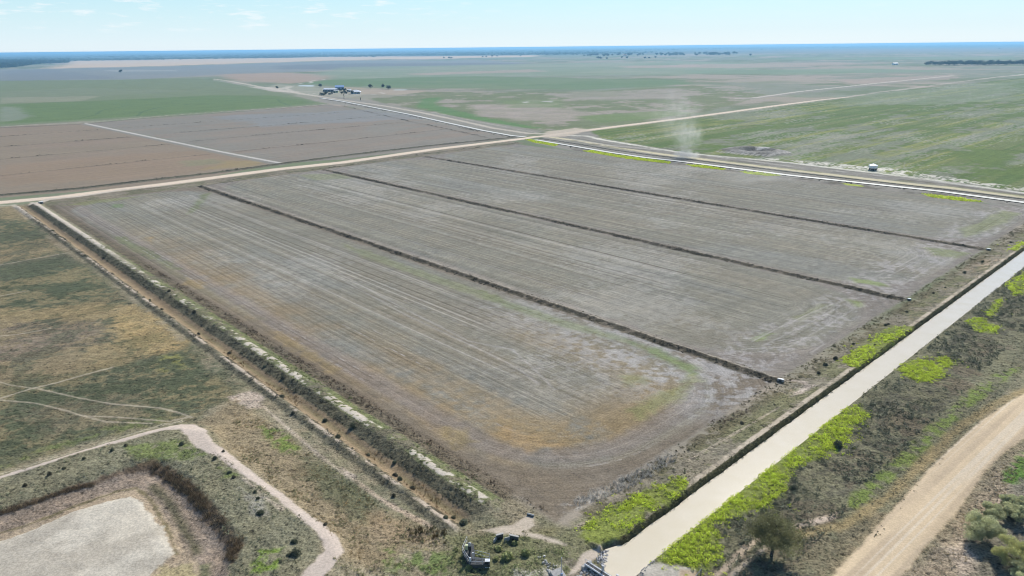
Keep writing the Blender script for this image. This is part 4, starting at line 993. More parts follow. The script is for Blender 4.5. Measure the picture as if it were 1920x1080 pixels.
# riprap at the canal end
def rock_field(q, dens, smin, smax):
    P = scatter(W(q), dens); vs, fs = [], []
    ico = np.array([(0, 0, 1), (.9, 0, .45), (.28, .85, .45), (-.72, .53, .45), (-.72, -.53, .45), (.28, -.85, .45), (.72, .53, -.45), (-.28, .85, -.45), (-.9, 0, -.45), (-.28, -.85, -.45), (.72, -.53, -.45), (0, 0, -1)])
    ifc = np.array([(0, 1, 2), (0, 2, 3), (0, 3, 4), (0, 4, 5), (0, 5, 1), (1, 6, 2), (2, 7, 3), (3, 8, 4), (4, 9, 5), (5, 10, 1), (2, 6, 7), (3, 7, 8), (4, 8, 9), (5, 9, 10), (1, 10, 6), (11, 7, 6), (11, 8, 7), (11, 9, 8), (11, 10, 9), (11, 6, 10)])
    z = zat(P)
    for i, (x, y) in enumerate(P):
        s = U(1, smin, smax)[0]; v = ico*U(3, .7, 1.2)*s*(0.8+0.4*rng.random((12, 1)))
        vs.append(v+(x, y, max(z[i], -0.1)+s*.3)); fs.append(ifc+12*i)
    v = np.concatenate(vs); return v, np.concatenate(fs), np.repeat(S(190, 186, 180, .9)*(.6+.6*rng.random((len(P), 1))), 12, 0)
M_RIP = leaf_material('broken_rock', 0.0)
rk = [rock_field([(1112, 1052), (1128, 1034), (1142, 1030), (1138, 1052), (1134, 1066)], 22, .07, .19),
      rock_field([(1196, 1078), (1222, 1052), (1228, 1056), (1206, 1080)], 16, .06, .14),
      rock_field([(1078, 1085), (1096, 1065), (1112, 1066), (1128, 1085), (1100, 1100)], 18, .08, .17),
      rock_field([(1008, 1045), (1020, 1042), (1048, 1066), (1030, 1078)], 12, .08, .2)]
stuff('rocks', rk, M_RIP, 'broken grey rocks piled along the canal end')

# ------------------------------------------------------------------ trees and bushes
def tube_chain(mb, pts, radii, n=7):
    for k in range(len(pts)-1): mb.tube(pts[k], pts[k+1], radii[k], radii[k+1], n)
def make_tree(name, base, h, rad, seed, lc, nleaf, lsize, trunk_h=0.35, nl=9, flat=0.85, low=0.0):
    r = np.random.default_rng(seed)
    root = empty(name, (base[0], base[1], float(zat(np.array(base))[0])-0.05))
    mb = MB(); th = h*trunk_h
    top = Vector((r.normal()*.08*h, r.normal()*.08*h, th))
    tube_chain(mb, [Vector((0, 0, -.1)), top*0.5+Vector((.04*h, 0, 0)), top], [h*.040, h*.032, h*.026])
    tips = []
    for i in range(nl):
        an = 2*math.pi*(i+r.random()*.6)/nl; rr = rad*(0.35+0.55*r.random()); zz = th+(h-th)*(0.15+0.7*r.random())*flat
        if i == 0: rr = 0.1*rad; zz = h*.86
        tip = Vector((rr*math.cos(an), rr*math.sin(an), zz-low*rr))
        mid = top.lerp(tip, .5)+Vector((0, 0, .06*h))
        tube_chain(mb, [top, mid, tip], [h*.018, h*.012, h*.005], 5); tips.append(tip)
        for j in range(2):
            t2 = tip+Vector((r.normal()*.28*rad, r.normal()*.28*rad, r.normal()*.14*rad)); mb.tube(mid.lerp(tip, .6), t2, h*.007, h*.003, 4); tips.append(t2)
    mb.build('trunk', M_BARK, root)
    T_ = np.array([tuple(t) for t in tips]); n = len(T_)
    per = nleaf//n
    cr = (0.25+0.17*r.random((n, 1, 1)))*rad
    d = r.normal(size=(n, per, 3)); d /= np.linalg.norm(d, axis=2, keepdims=True)
    c0 = T_[:, None, :]+d*cr*(r.random((n, per, 1))**0.45)*np.array([1, 1, .75])
    v = (c0[:, :, None, :]+r.normal(size=(n, per, 3, 3))*.5*lsize).reshape(-1, 3)
    cc = np.asarray(lc)*(0.75+0.5*r.random((n, 1))); cc = np.repeat(cc, per*3, 0)*np.repeat(.8+.4*r.random((n*per, 1)), 3, 0)
    v[:, 2] = np.maximum(v[:, 2], 0.03)
    raw_mesh('crown', v, np.arange(len(v)).reshape(-1, 3), M_LEAF, root, cc)
    return root
b0 = W([(1446, 1043)])[0]
tag(make_tree('tree', b0, 5.6, 3.2, 11, S(142, 140, 98, .95), 21000, .13, 0.36, 15), 'lone dark olive gum tree with bare forked trunk beside the bend of the dirt track', 'tree')
RT = [((1893, 955), 2.2, 1.25, 'small round grey green tree at the back of the roadside clump'), ((1899, 973), 2.1, 1.3, 'grey green tree standing just in front of the rearmost small tree'),
      ((1862, 975), 2.3, 1.35, 'pale topped tree between the largest roadside tree and the rear pair'), ((1838, 1012), 3.3, 2.1, 'largest bushy grey green tree nearest the gravel road verge'),
      ((1905, 1062), 3.4, 2.1, 'wide yellow green tree at the right edge in front of the clump'), ((1918, 1090), 2.6, 1.5, 'pale leafed tree cut by the lower right corner of the view')]
for i, (q, h, r_, lb) in enumerate(RT):
    tag(make_tree('tree', W([q])[0], h, r_, 30+i, S(196, 196, 152, 1.0) if i != 4 else S(200, 198, 134, 1.0), 16000 if r_ > 1.5 else 10000, .12, 0.2, 13, 0.92), lb, 'tree', 'trees beside the gravel road')

# countable dark bushes, each its own object; four shapes, copies share them
def bush_mesh(seed, lc, n=900):
    r = np.random.default_rng(seed); d = r.normal(size=(n, 3)); d /= np.linalg.norm(d, axis=1, keepdims=True); d[:, 2] = np.abs(d[:, 2])
    lob = .7+.6*vnoise(d[:, 0]*2+seed, d[:, 1]*2+d[:, 2]*1.5, seed)
    c0 = d*(r.random((n, 1))**.35)*lob[:, None]*np.array([.5, .5, .85])
    v = (c0[:, None, :]+r.normal(size=(n, 3, 3))*.06).reshape(-1, 3); v[:, 2] = np.maximum(v[:, 2], -.02)
    cc = np.asarray(lc)*np.repeat(.75+.5*r.random((n, 1)), 3, 0)
    return v, np.arange(len(v)).reshape(-1, 3), cc
BP = [bush_mesh(90+i, c_) for i, c_ in enumerate((S(98, 102, 78, .9), S(112, 112, 86, .9), S(94, 90, 70, .9), S(156, 160, 104, .95)))]
bme = []
def bush(q, d, label, group=None, k=0, hs=1.0):
    p = W([q])[0]
    if len(bme) <= k:
        while len(bme) <= k:
            o = raw_mesh('bush', *BP[len(bme)][:2], M_SCRUB, None, BP[len(bme)][2]); bme.append(o.data); COL.objects.unlink(o); bpy.data.objects.remove(o)
    o = bpy.data.objects.new('bush', bme[k]); COL.objects.link(o)
    o.location = (p[0], p[1], float(zat(p)[0])); d *= random.uniform(.75, 1.25); o.scale = (d*random.uniform(.9, 1.3), d, d*hs*random.uniform(.5, .8)); o.rotation_euler = (0, 0, random.random()*6.28)
    tag(o, label, 'bush', group); return o
bush((1571, 838), 1.7, 'large round dark bush standing in the lime green weeds by the canal', k=0, hs=1.1)
bush((1488, 916), 1.1, 'round dark bush at the inner edge of the lime weeds nearer the lone tree', k=0, hs=1.1)
bush((1455, 945), 0.9, 'small dark bush just behind the lone gum tree crown', k=1)
for q in ((1391, 793),): bush(q, .7, 'single black green bush beside the dead reeds on the bay edge', k=2)
for q, d in (((532, 712), .95), ((497, 690), 1.0), ((740, 868), .7), ((741, 889), .75), ((749, 897), .8), ((690, 851), .6), ((773, 913), .7), ((663, 803), 1.0), ((634, 821), 1.1), ((550, 778), .9), ((529, 745), .8), ((609, 787), .7), ((372, 625), .8), ((303, 582), .9), ((281, 563), .7), ((196, 485), 1.0), ((160, 482), .9), ((145, 450), .8), ((122, 450), 1.1), ((100, 435), .9), ((318, 552), .9), ((365, 590), .8), ((430, 660), .7), ((738, 931), .7), ((836, 975), .9), ((870, 980), 1.0), ((850, 968), .8)):
    bush(q, d, 'small dark saltbush on the banks of the brown drain', 'saltbushes along the drain banks', random.randrange(3))
for q, d in (((343, 843), .9), ((123, 888), .8), ((95, 900), .9), ((213, 855), .6), ((238, 845), .5), ((160, 870), .6), ((50, 921), .7), ((490, 973), .8), ((556, 1050), 1.0), ((553, 1028), .7), ((543, 1052), .5), ((480, 933), .5), ((485, 945), .5), ((440, 905), .7), ((432, 897), .7), ((420, 855), .5), ((405, 870), .6), ((610, 990), .6), ((528, 1065), .6)):
    bush(q, d, 'dark saltbush on the dam wall or beside its pale track', 'saltbushes on the dam wall', random.randrange(3))
for q, d in (((1566, 673), .8), ((1548, 685), .9), ((1600, 645), .5), ((1660, 610), .6), ((1665, 608), .6), ((1750, 550), .6), ((1772, 540), .6), ((1808, 512), .8), ((1810, 510), .7), ((1842, 491), .7), ((1535, 700), .6), ((1895, 455), .7), ((1700, 585), .5), ((1790, 520), .5), ((1425, 735), .4), ((1640, 650), .5)):
    bush(q, d, 'dark saltbush on the bare strip between bays and canal', 'saltbushes between bays and canal', random.randrange(3))
for q, d in (((900, 1042), 1.2), ((935, 1030), 1.1), ((950, 1047), 1.2), ((930, 1050), .9), ((965, 1020), .8), ((985, 1040), .9), ((880, 1065), .8)):
    o = bush(q, d, 'pale green bush growing between the pump platform and the culvert', 'green bushes by the pump platform', 3)

# far trees: single meshes, several shapes shared by copies
def far_tree_mesh(seed, lc, n=300, w=.5, dense=1.0):
    r = np.random.default_rng(seed); vs, cs = [], []
    for _ in range(8):
        c = np.array([0, 0, .5]) if _ == 0 else np.array([np.clip(r.normal()*.26, -.2, .2)*w*2, np.clip(r.normal()*.26, -.2, .2)*w*2, .36+.38*r.random()])
        d = r.normal(size=(n//7, 3)); d /= np.linalg.norm(d, axis=1, keepdims=True)
        p = c+d*(r.random((n//7, 1))**.4)*np.array([.3*w*2, .3*w*2, .26])
        vs.append((p[:, None, :]+r.normal(size=(n//7, 3, 3))*.07).reshape(-1, 3)); cs.append(np.repeat(np.asarray(lc)*(.8+.4*r.random()), n//7*3, 0).reshape(3, -1).T if False else np.tile(np.asarray(lc)*(.8+.4*r.random()), (n//7*3, 1)))
    k = 5; t = []
    for i in range(k):
        a, b = 2*math.pi*i/k, 2*math.pi*(i+1)/k
        t += [(.035*math.cos(a), .035*math.sin(a), -.02), (.035*math.cos(b), .035*math.sin(b), -.02), (.02*math.cos(b), .02*math.sin(b), .75)]
    vs.append(np.array(t)); cs.append(np.tile(np.array((.06, .05, .04)), (len(t), 1)))
    v = np.concatenate(vs); v[:, 2] = np.maximum(v[:, 2], -.02)
    o = raw_mesh('tree', v, np.arange(len(v)).reshape(-1, 3), M_LEAF, None, np.concatenate(cs))
    me = o.data; COL.objects.unlink(o); bpy.data.objects.remove(o); return me
FT = [far_tree_mesh(200+i, S(*c_, .8), 300, w_) for i, (c_, w_) in enumerate((((74, 84, 70), .55), ((80, 88, 74), .45), ((70, 78, 62), .7), ((88, 94, 76), .6)))]
def far_tree(q, h, label, group=None, k=None, wx=1.0):
    p = W([q])[0]; o = bpy.data.objects.new('tree', FT[random.randrange(4) if k is None else k]); COL.objects.link(o)
    o.location = (p[0], p[1], 0); o.scale = (h*wx, h*wx, h); o.rotation_euler = (0, 0, random.random()*6.28)
    tag(o, label, 'tree', group); return o
far_tree((694.7, 165.5), 7.5, 'leftmost of the three dark round trees right of the farmhouse', k=0, wx=.9)
far_tree((718, 165.5), 7.5, 'narrow dark tree in the middle of the three right of the farmhouse', k=1, wx=.8)
far_tree((728.5, 167.5), 7.0, 'rightmost of the three dark round trees right of the farmhouse', k=0)
far_tree((600.5, 163.5), 6.5, 'lone dark tree behind the long white farm shed', k=0, wx=.9)
for q in ((603, 179), (611, 178), (618, 178), (622, 177), (607, 179.5), (627, 175), (640, 171), (645, 172), (648, 170), (656, 172), (646, 176), (649, 176.5), (641, 176), (636, 171), (661, 176.5), (652, 173)):
    far_tree(q, random.uniform(3.4, 5.6), 'grey green tree among the farm buildings', 'trees around the farm buildings', wx=random.uniform(.8, 1.2))
far_tree((520, 166.5), 4.5, 'small dark tree on the bare dirt left of the farm', k=2); 
for k in range(46):
    x = 1736+k*4.6+random.uniform(-2, 2)
    far_tree((x, 122.4-(x-1736)*.003+random.uniform(-1.2, .8)), random.uniform(10, 15), 'grey green tree in the long belt at the right edge of the plain', 'trees in the right hand belt', wx=random.uniform(.9, 1.4))
random.seed(21)
for k in range(90):
    x = random.choice((random.uniform(1095, 1172), random.uniform(1100, 1280), random.uniform(1225, 1283), random.uniform(1300, 1382), random.uniform(1330, 1370)))
    y = 105.6-(x-1095)*.010+random.uniform(-2.2, .8)
    far_tree((x, y), random.uniform(11, 20), 'blue grey tree of the far homestead grove below the horizon', 'trees of the far homestead grove', wx=random.uniform(1, 1.5))
for q in ((1122, 110.5), (1126, 110.7), (1138, 111), (1166, 109.5), (1176, 110), (1209, 110), (1217, 110), (1229, 108.5), (1407, 104.5), (1025, 104), (1040, 103.5), (1075, 103.5), (1082, 103.5), (976, 106), (905, 107.5), (923, 107), (932, 106.7), (912, 107.2), (842, 110), (846, 109.9), (832, 109.6), (700, 108), (226, 136), (1874, 92), (1428, 93.5), (1436, 93.4)):
    far_tree(q, random.uniform(9, 14), 'isolated small tree far out on the open plain', 'scattered trees on the far plain', wx=1.1)

# far-off wood: reads as one mass
def canopy(P, h, wmul, c, cv=.25, k=7):
    n = len(P); 
    d = rng.normal(size=(n, k, 3)); d /= np.linalg.norm(d, axis=2, keepdims=True); d[..., 2] = np.abs(d[..., 2])
    c0 = d*np.stack([h*wmul, h*wmul, h*.55], 1)[:, None, :]*(.4+.6*rng.random((n, k, 1))); c0[..., 2] += (h*.35)[:, None]
    c0 += np.concatenate([P, np.zeros((n, 1))], 1)[:, None, :]
    v = (c0[:, :, None, :]+rng.normal(size=(n, k, 3, 3))*(h*.22)[:, None, None, None]).reshape(-1, 3); v[:, 2] = np.maximum(v[:, 2], 0)
    cc = np.repeat(np.asarray(c)*(1+cv*(rng.random((n, 1))-.5)*2), k*3, 0)
    return v, np.arange(len(v)).reshape(-1, 3), cc
fp = []
n = 16000; az_ = U(n, -.75, .75); dd = 1/(1/26000+(1/5600-1/26000)*rng.random(n)); 
P = np.stack([dd*np.sin(az_), dd*np.cos(az_)], 1); keep = fbm(P[:, 0]*.0006, P[:, 1]*.0006, 91, 4) > -.06+.30*ss(-.05, .5, az_)*ss(15000, 8000, dd)
P = P[keep]; fp.append(canopy(P, U(len(P), 9, 16), 1.6*np.ones(len(P)), S(74, 86, 72, .8)))
P = scatter(W([(-60, 128), (0, 128.5), (30, 127), (60, 122), (85, 119.5), (128, 118.5), (130, 116), (60, 115.5), (0, 114), (-60, 114)]), .004); P = P[:2500]
fp.append(canopy(P, U(len(P), 9, 15), .8*np.ones(len(P)), S(66, 78, 62, .8), k=20))
stuff('forest', fp, M_LEAF, 'dark blue green forest belt along the whole horizon')

# ------------------------------------------------------------------ farm buildings
def gable(root_name, q, wdt, dep, wall_h, roof_h, rz, mats, label, cat, hip=False, over=.5, openings=True):
    p = W([q])[0]; root = empty(root_name, (p[0], p[1], 0), rz); tag(root, label, cat)
    w2, d2 = wdt/2, dep/2
    mb = MB(); mb.box((0, 0, wall_h/2), (wdt, dep, wall_h)); 
    if not hip: mb.add([(-w2, -d2, wall_h), (-w2, d2, wall_h), (-w2, 0, wall_h+roof_h*.95), (w2, -d2, wall_h), (w2, d2, wall_h), (w2, 0, wall_h+roof_h*.95)], [(0, 2, 1), (3, 4, 5)])
    mb.build('wall', mats[0], root)
    rf = MB(); o = over; t = .12; ins = d2 if hip else -o
    for zz, fl in ((wall_h+.05, 0),):
        rf.add([(-w2-o, -d2-o, zz), (w2+o, -d2-o, zz), (w2+o, d2+o, zz), (-w2-o, d2+o, zz), (-w2+ins, 0, zz+roof_h), (w2-ins, 0, zz+roof_h)],
               [(0, 1, 5, 4), (2, 3, 4, 5), (0, 4, 3), (1, 2, 5), (3, 2, 1, 0)])
    rf.build('roof', mats[1], root)
    if openings:
        for x in np.linspace(-w2*.7, w2*.7, 3):
            wi = MB(); wi.box((x, -d2-.03, wall_h*.55), (wdt*.14, .08, wall_h*.45)); wi.build('window', M_GLASS, root)
        dm = MB(); dm.box((w2*.35, -d2-.03, wall_h*.42), (1.0, .08, wall_h*.84)); dm.build('door', M_DARKW, root)
    return root
r_ = gable('farmhouse', (667, 176), 13, 9, 2.9, 2.6, .15, (M_WALL, M_WHITE), 'white hip roofed farmhouse with dark veranda right of the farm trees', 'house', True, 1.2)
for x in (-6.6, -2.2, 2.2, 6.6):
    mb = MB(); mb.box((x, -5.5, 1.4), (.15, .15, 2.8)); mb.build('veranda_post', M_WHITE, r_)
r_ = gable('machinery_shed', (620, 171.5), 19, 11, 3.2, 1.3, -.2, (M_DARKW, M_ROOF), 'long open machinery shed with bright white roof and dark front', 'shed', False, .6, False)  # solid walls; the open side's inner shade is their dark colour
for x in (-7, -2.3, 2.3, 7):
    mb = MB(); mb.box((x, -5.6, 2.0), (.25, .25, 4.0)); mb.build('post', M_GALV, r_)
gable('farm_shed', (637, 168.5), 13, 10, 4.5, 2.4, .25, (M_BLUE, M_BLUE), 'blue roofed shed just right of the long white roofed shed', 'shed')
gable('cottage', (631, 173.5), 6, 5, 2.5, 1.4, 0, (M_YELL, M_WALL), 'small cream cottage between the farm trees in front of the blue shed', 'house')
gable('garage', (655, 172.5), 5, 5, 2.6, 1.2, .1, (M_WHITE, M_WHITE), 'small white outbuilding left of the hip roofed farmhouse', 'shed')
gable('far_shed', (1678, 121.5), 14, 9, 4, 2, .1, (M_WHITE, M_WHITE), 'lone white shed far out on the plain left of the tree belt', 'shed')
gable('homestead', (1172, 105.2), 24, 12, 5, 4, .1, (M_WHITE, M_ORANGE), 'pale homestead with orange roof in the far grove', 'house')
# dead tree and windmill stump near the canal road by the farm
def post_tree(q, h, label):
    p = W([q])[0]; root = empty('dead_tree', (p[0], p[1], 0)); tag(root, label, 'tree')
    mb = MB(); tube_chain(mb, [Vector((0, 0, 0)), Vector((.2, 0, h*.5)), Vector((0, 0, h))], [.35, .28, .1]); mb.build('trunk', M_BARK, root)
    mb = MB()
    for i in range(7):
        a = i*2.1; mb.tube((0.1, 0, h*(.35+.08*i)), (1.1*math.cos(a), 1.1*math.sin(a), h*(.55+.08*i)), .16, .05, 5)
    mb.build('branches', M_BARK, root)
post_tree((645, 185.5), 6.5, 'bare dark dead tree between the farm and the canal road')
post_tree((676, 188), 3.5, 'short broken dead tree beside the canal road, right of the taller one')

# ------------------------------------------------------------------ white field bin in the crop
p = W([(1636, 319)])[0]
fb = empty('field_bin', (p[0], p[1], 0), .5); tag(fb, 'white round field bin with cone top standing on bare ground at the crop edge', 'field bin')
mb = MB(); mb.lathe((0, 0, 0), [(1.3, .7), (2.0, 1.3), (2.05, 2.4), (2.05, 2.45)], 24); mb.build('tank', M_WHITE, fb)
mb = MB(); mb.lathe((0, 0, 0), [(2.15, 2.46), (.5, 3.1), (.4, 3.2)], 24); mb.build('lid', M_ROOF, fb)
mb = MB(); mb.box((0, 0, .55), (3.6, 2.2, .25)); mb.box((2.9, 0, .55), (2.4, .25, .2)); mb.build('chassis', M_DARKW, fb)
for sx in (-.8, .8):
    for sy in (-1.25, 1.25):
        mb = MB(); mb.tube((sx, sy-.15, .42), (sx, sy+.15, .42), .42, .42, 14); mb.build('wheel', M_RUBBER, fb)
mb = MB(); mb.tube((2.2, 0, 1.1), (4.2, .4, 2.1), .18, .18, 8); mb.build('auger', M_GALV, fb)

# ------------------------------------------------------------------ culverts and outlets
def outlet(q, label, rz, s=1.0, pipe=True):
    p = W([q])[0]; z = float(zat(p)[0]); o = empty('culvert_outlet', (p[0], p[1], z), rz); tag(o, label, 'culvert')
    mb = MB(); mb.box((0, 0, .25*s), (1.5*s, .22*s, .8*s)); mb.box((-.75*s, .35*s, .15*s), (.18*s, .7*s, .6*s)); mb.box((.75*s, .35*s, .15*s), (.18*s, .7*s, .6*s)); mb.build('headwall', M_CONC, o, .02)
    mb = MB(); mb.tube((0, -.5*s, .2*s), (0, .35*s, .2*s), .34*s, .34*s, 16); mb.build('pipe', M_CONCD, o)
    mb = MB(); mb.box((.1*s, .05*s, .68*s), (1.2*s, .6*s, .07*s)); mb.build('lid', M_WHITE, o)
ra_ = math.atan2(E1[1], E1[0])
outlet((1463, 716), 'dark pipe outlet with white cap at the near end of the first levee', ra_+.3, .75)
outlet((1704, 563), 'small pale concrete outlet at the near end of the second levee', ra_+.3, .6)
outlet((1853, 469), 'pale concrete outlet with white cap at the near end of the third levee', ra_+.3, .7)
outlet((77, 383), 'dark culvert mouth where the drain meets the dirt road', ra_+1.57, 1.1)
def headwall(q, rz, w, h, label):
    p = W([q])[0]; z = -0.35; o = empty('culvert_headwall', (p[0], p[1], z), rz); tag(o, label, 'culvert')
    mb = MB(); mb.box((0, 0, h/2), (w, .16, h)); mb.build('headwall', M_CONCD, o, .01)  # wall face carries its shade in the dark concrete colour
    mb = MB(); mb.box((0, .02, h+.035), (w+.12, .3, .07)); mb.build('coping', M_CONC, o, .01)
    mb = MB(); mb.box((-w/2-.3, -.28, h*.4), (.75, .12, h*.8), .75); mb.build('wing_wall', M_CONC, o, .01)
    mb = MB(); mb.tube((0, -.16, h*.42), (0, -.07, h*.42), h*.30, h*.30, 18); mb.build('pipe_mouth', M_BLACK, o)  # solid black disc; shade inside the pipe is put into its colour
headwall((937, 1010), .35, .9, 1.0, 'left dark concrete culvert headwall below the bare dirt crossing')
headwall((964, 1014), -.35, 1.15, 1.1, 'right dark concrete culvert headwall facing the ditch below the dirt crossing')
p = W([(995, 967)])[0]; o = empty('drain_pipe', (p[0], p[1], float(zat(p)[0])), -.45); tag(o, 'short grey concrete drain pipe at the corner of the nearest bay', 'pipe')
mb = MB(); mb.tube((-.48, 0, .16), (.48, 0, .16), .16, .16, 14); mb.build('barrel', M_CONC, o)
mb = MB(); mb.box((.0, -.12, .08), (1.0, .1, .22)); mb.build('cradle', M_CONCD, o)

# ------------------------------------------------------------------ pump platform with handrails
p = W([(884, 1046)])[0]
pp = empty('pump_platform', (p[0], p[1], -.1)); tag(pp, 'small steel pump platform with handrails standing in the weeds at the drain end', 'pump')
q0 = W([(884, 1046)], .75)[0]
def lp_(px, py, z=.85): a = W([(px, py)], z)[0]; return (a[0]-p[0], a[1]-p[1])
DK = .75
c_ = [lp_(867, 1036, DK), lp_(876, 1016, DK), lp_(888, 1018, DK), lp_(890, 1042, DK), lp_(918, 1049, DK), lp_(917, 1058, DK), lp_(880, 1057, DK)]
mb = MB(); mb.prism(c_, DK-.08, DK); mb.build('deck', M_GRATE, pp)
mb = MB(); cc = np.array(c_); ce = cc.mean(0); mb.prism([tuple(ce+(v-ce)*.93) for v in cc], -.2, DK-.09); mb.build('under_deck_shade_wall', M_CONCD, pp)  # dark block below the deck, with the shadow there painted into it
def rail(pts, nm='handrail'):
    m = MB()
    for (x0, y0), (x1, y1) in zip(pts[:-1], pts[1:]):
        for z in (.45, .95): m.tube((x0, y0, DK+z), (x1, y1, DK+z), .024, .024, 6)
        L = math.hypot(x1-x0, y1-y0); n = max(1, round(L/.8))
        for i in range(n+1):
            t = i/n; m.tube((x0+(x1-x0)*t, y0+(y1-y0)*t, DK), (x0+(x1-x0)*t, y0+(y1-y0)*t, DK+.95), .024, .024, 6)
    m.build(nm, M_GALV, pp)
rail([c_[1], c_[0], c_[6]]); rail([c_[3], c_[4]]); rail([c_[6], c_[5]])
mx, my = lp_(881, 1038, DK)
mb = MB(); mb.lathe((mx, my, DK), [(.22, 0), (.22, .08), (.15, .1), (.15, .7), (.21, .72), (.21, 1.15), (.12, 1.25)], 14); mb.build('pump_column', M_BLACK, pp)
mb = MB(); mb.lathe((mx+.02, my+.04, DK+1.25), [(.17, 0), (.19, .04), (.19, .4), (.1, .48)], 14); mb.build('motor', M_CONC, pp)
mb = MB(); mb.tube((mx, my, DK+.55), (mx+.12, my-.9, DK+.12), .12, .12, 10); mb.build('discharge_pipe', M_BLACK, pp)
tx, ty = lp_(875, 1029, DK)
mb = MB(); mb.box((tx, ty, DK+.35), (.34, .3, .7)); mb.build('fuel_tank', M_YELL, pp, .03)
tx, ty = lp_(881.5, 1050, DK)
mb = MB(); mb.lathe((tx, ty, DK), [(.13, 0), (.14, .05), (.14, .42), (.1, .46)], 12); mb.build('drum', M_WHITE, pp)
tx, ty = lp_(887, 1047, DK)
mb = MB(); mb.box((tx, ty, DK+.4), (.1, .1, .8)); mb.box((tx, ty, DK+.85), (.22, .12, .22)); mb.build('switch_post', M_GALV, pp)
tx, ty = lp_(914, 1054, DK)
mb = MB(); mb.box((tx, ty, DK-.1), (.55, .45, .9)); mb.build('control_box', M_BLACK, pp, .02)
mb = MB(); mb.box((tx, ty, DK+.38), (.62, .5, .05)); mb.build('box_lid', M_WHITE, pp)
mb = MB(); mb.box((tx, ty-.24, DK-.5), (.6, .06, .1)); mb.build('beam', M_WHITE, pp)

# ------------------------------------------------------------------ regulator footbridge at the canal end
p0 = W([(1099, 1055)], .5)[0]; p1 = W([(1158, 1093)], .5)[0]
dv = p1-p0; L = float(np.hypot(*dv)); rz = math.atan2(dv[1], dv[0])
fbg = empty('footbridge', (p0[0], p0[1], .1), rz); tag(fbg, 'narrow galvanised regulator footbridge crossing the near end of the canal', 'footbridge')
mb = MB(); mb.box((L/2, 0, .40), (L, .42, .05)); mb.build('deck', M_GRATE, fbg)
for sy in (-.27, .27):
    mb = MB(); mb.box((L/2, sy, .36), (L, .08, .22)); mb.build('beam', M_WHITE, fbg)
for k in range(2):
    x = 2.35+k*2.2
    mb = MB(); mb.box((x, .3, .75), (.28, .12, .8)); mb.box((x, .3, 1.18), (.36, .2, .1)); mb.build('gate_frame', M_GALV, fbg, .01)
mb = MB()
for x in np.linspace(.1, L, 8): mb.tube((x, -.3, .4), (x, -.3, 1.2), .022, .022, 6)
mb.tube((.1, -.3, 1.2), (L, -.3, 1.2), .022, .022, 6); mb.build('handrail', M_GALV, fbg)
mb = MB(); mb.box((.1, 0, .05), (.35, 1.6, .6)); mb.build('abutment', M_CONC, fbg, .02)
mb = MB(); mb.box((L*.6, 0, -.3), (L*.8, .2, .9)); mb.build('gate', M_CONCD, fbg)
q = W([(1048, 1080)])[0]; cp = empty('concrete_ramp', (q[0], q[1], 0), .5); tag(cp, 'sloping pale concrete ramp cut off by the bottom edge beside a thin pole', 'ramp')
mb = MB(); mb.add([(-.8, -.9, -.1), (.7, -.9, -.1), (.7, .7, -.1), (-.8, .7, -.1), (-.8, -.9, .05), (.7, -.9, .05), (.7, .7, .5), (-.8, .7, .5)], [(3, 2, 1, 0), (4, 5, 6, 7), (0, 1, 5, 4), (1, 2, 6, 5), (2, 3, 7, 6), (3, 0, 4, 7)]); mb.build('slab', M_CONC, cp, .02)
mb = MB(); mb.box((.3, -.2, .34), (.22, .16, .12)); mb.build('bracket', M_BLUE, cp)
q = W([(1051, 1077)])[0]; po = empty('pole', (q[0]+.1, q[1], 0)); tag(po, 'thin grey steel pole standing beside the concrete ramp', 'pole')
mb = MB(); mb.tube((0, 0, 0), (0, 0, 2.5), .035, .03, 8); mb.build('shaft', M_GALV, po)
mb = MB(); mb.box((0, 0, 2.4), (.12, .08, .18)); mb.build('sensor', M_WHITE, po)
q = W([(1314, 1079)])[0]; fs = empty('fence_post', (q[0], q[1], 0)); tag(fs, 'dark timber strainer post with diagonal stay at the end of the lime weeds', 'fence post')
mb = MB(); mb.tube((0, 0, -.1), (0, 0, 1.0), .07, .065, 8); mb.build('post', M_WOOD, fs)
mb = MB(); mb.tube((0, 0, .9), (-1.0, -.5, 0), .04, .04, 6); mb.build('stay', M_GALV, fs)

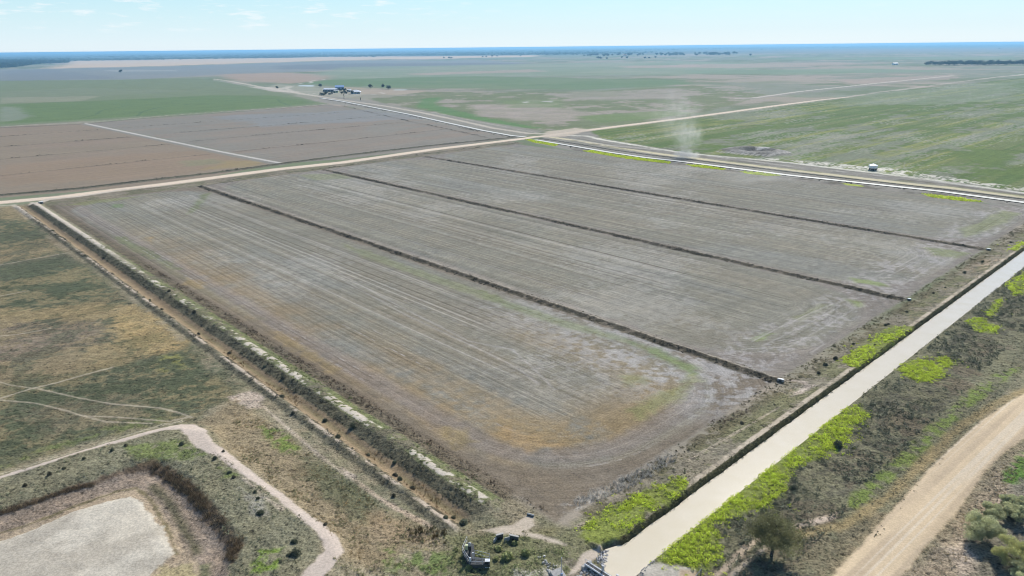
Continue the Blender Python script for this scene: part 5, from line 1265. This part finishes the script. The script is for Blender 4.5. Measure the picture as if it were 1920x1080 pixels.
# ------------------------------------------------------------------ dust hanging over the canal road
def dust_material():
    m, t = nodes_of('road_dust'); N = NT(t)
    tc = N.n('ShaderNodeTexCoord').outputs['Object']
    ln = N.n('ShaderNodeVectorMath', operation='LENGTH'); N.put(ln.inputs[0], tc)
    fall = N.rng(ln.outputs['Value'], 0.25, 0.95, 1.0, 0.0)
    ns = N.rng(N.noise(tc, 2.6, 4, .6), .38, .66, 0.0, 1.0)
    v = N.n('ShaderNodeVolumePrincipled'); N.put(v.inputs['Color'], (.93, .9, .84)); v.inputs['Anisotropy'].default_value = .2
    oi = N.n('ShaderNodeObjectInfo')
    N.put(v.inputs['Density'], N.m('MULTIPLY', N.m('MULTIPLY', fall, ns), oi.outputs['Alpha']))
    o = N.n('ShaderNodeOutputMaterial'); t.links.new(v.outputs[0], o.inputs['Volume']); return m
M_DUST = dust_material()
def dust(q, z, r, dens, label):
    p = W([q])[0]; mb = MB(); n = 14
    prof = [(math.sin(math.pi*(k+.5)/n), -math.cos(math.pi*(k+.5)/n)) for k in range(n)]
    mb.lathe((0, 0, 0), prof, 18); o = mb.build('dust_cloud', M_DUST); o.location = (p[0], p[1], z); o.scale = r
    o.color = (1, 1, 1, dens); tag(o, label, kind='stuff')
dust((1286, 297), 1.6, (9, 6, 4.0), .5, 'dense white puff of dust at road level beside the far channel')
dust((1287, 293), 11.5, (10.5, 9, 10.5), .12, 'tall thin plume of drifting dust above the canal road')
dust((1264, 290), 22, (17, 12, 17), .04, 'faint high veil of dust drifting over the green crop')

dust((1420, 345), 3, (26, 16, 5), .03, 'thin pale dust settling over the far bay')

# ------------------------------------------------------------------ air
m, t = nodes_of('haze_air'); N = NT(t)
v = N.n('ShaderNodeVolumePrincipled'); N.put(v.inputs['Color'], (.34, .68, 1.0)); v.inputs['Density'].default_value = 0.98e-4; v.inputs['Anisotropy'].default_value = .22
o_ = N.n('ShaderNodeOutputMaterial'); t.links.new(v.outputs[0], o_.inputs['Volume'])
mb = MB(); mb.box((0, 30000-400, 29.6), (370000, 62000, 63.2)); hz = mb.build('haze', m); tag(hz, 'thin blue air haze over the far plain', kind='stuff')
print('verts', NV, 'objects', len(bpy.data.objects))
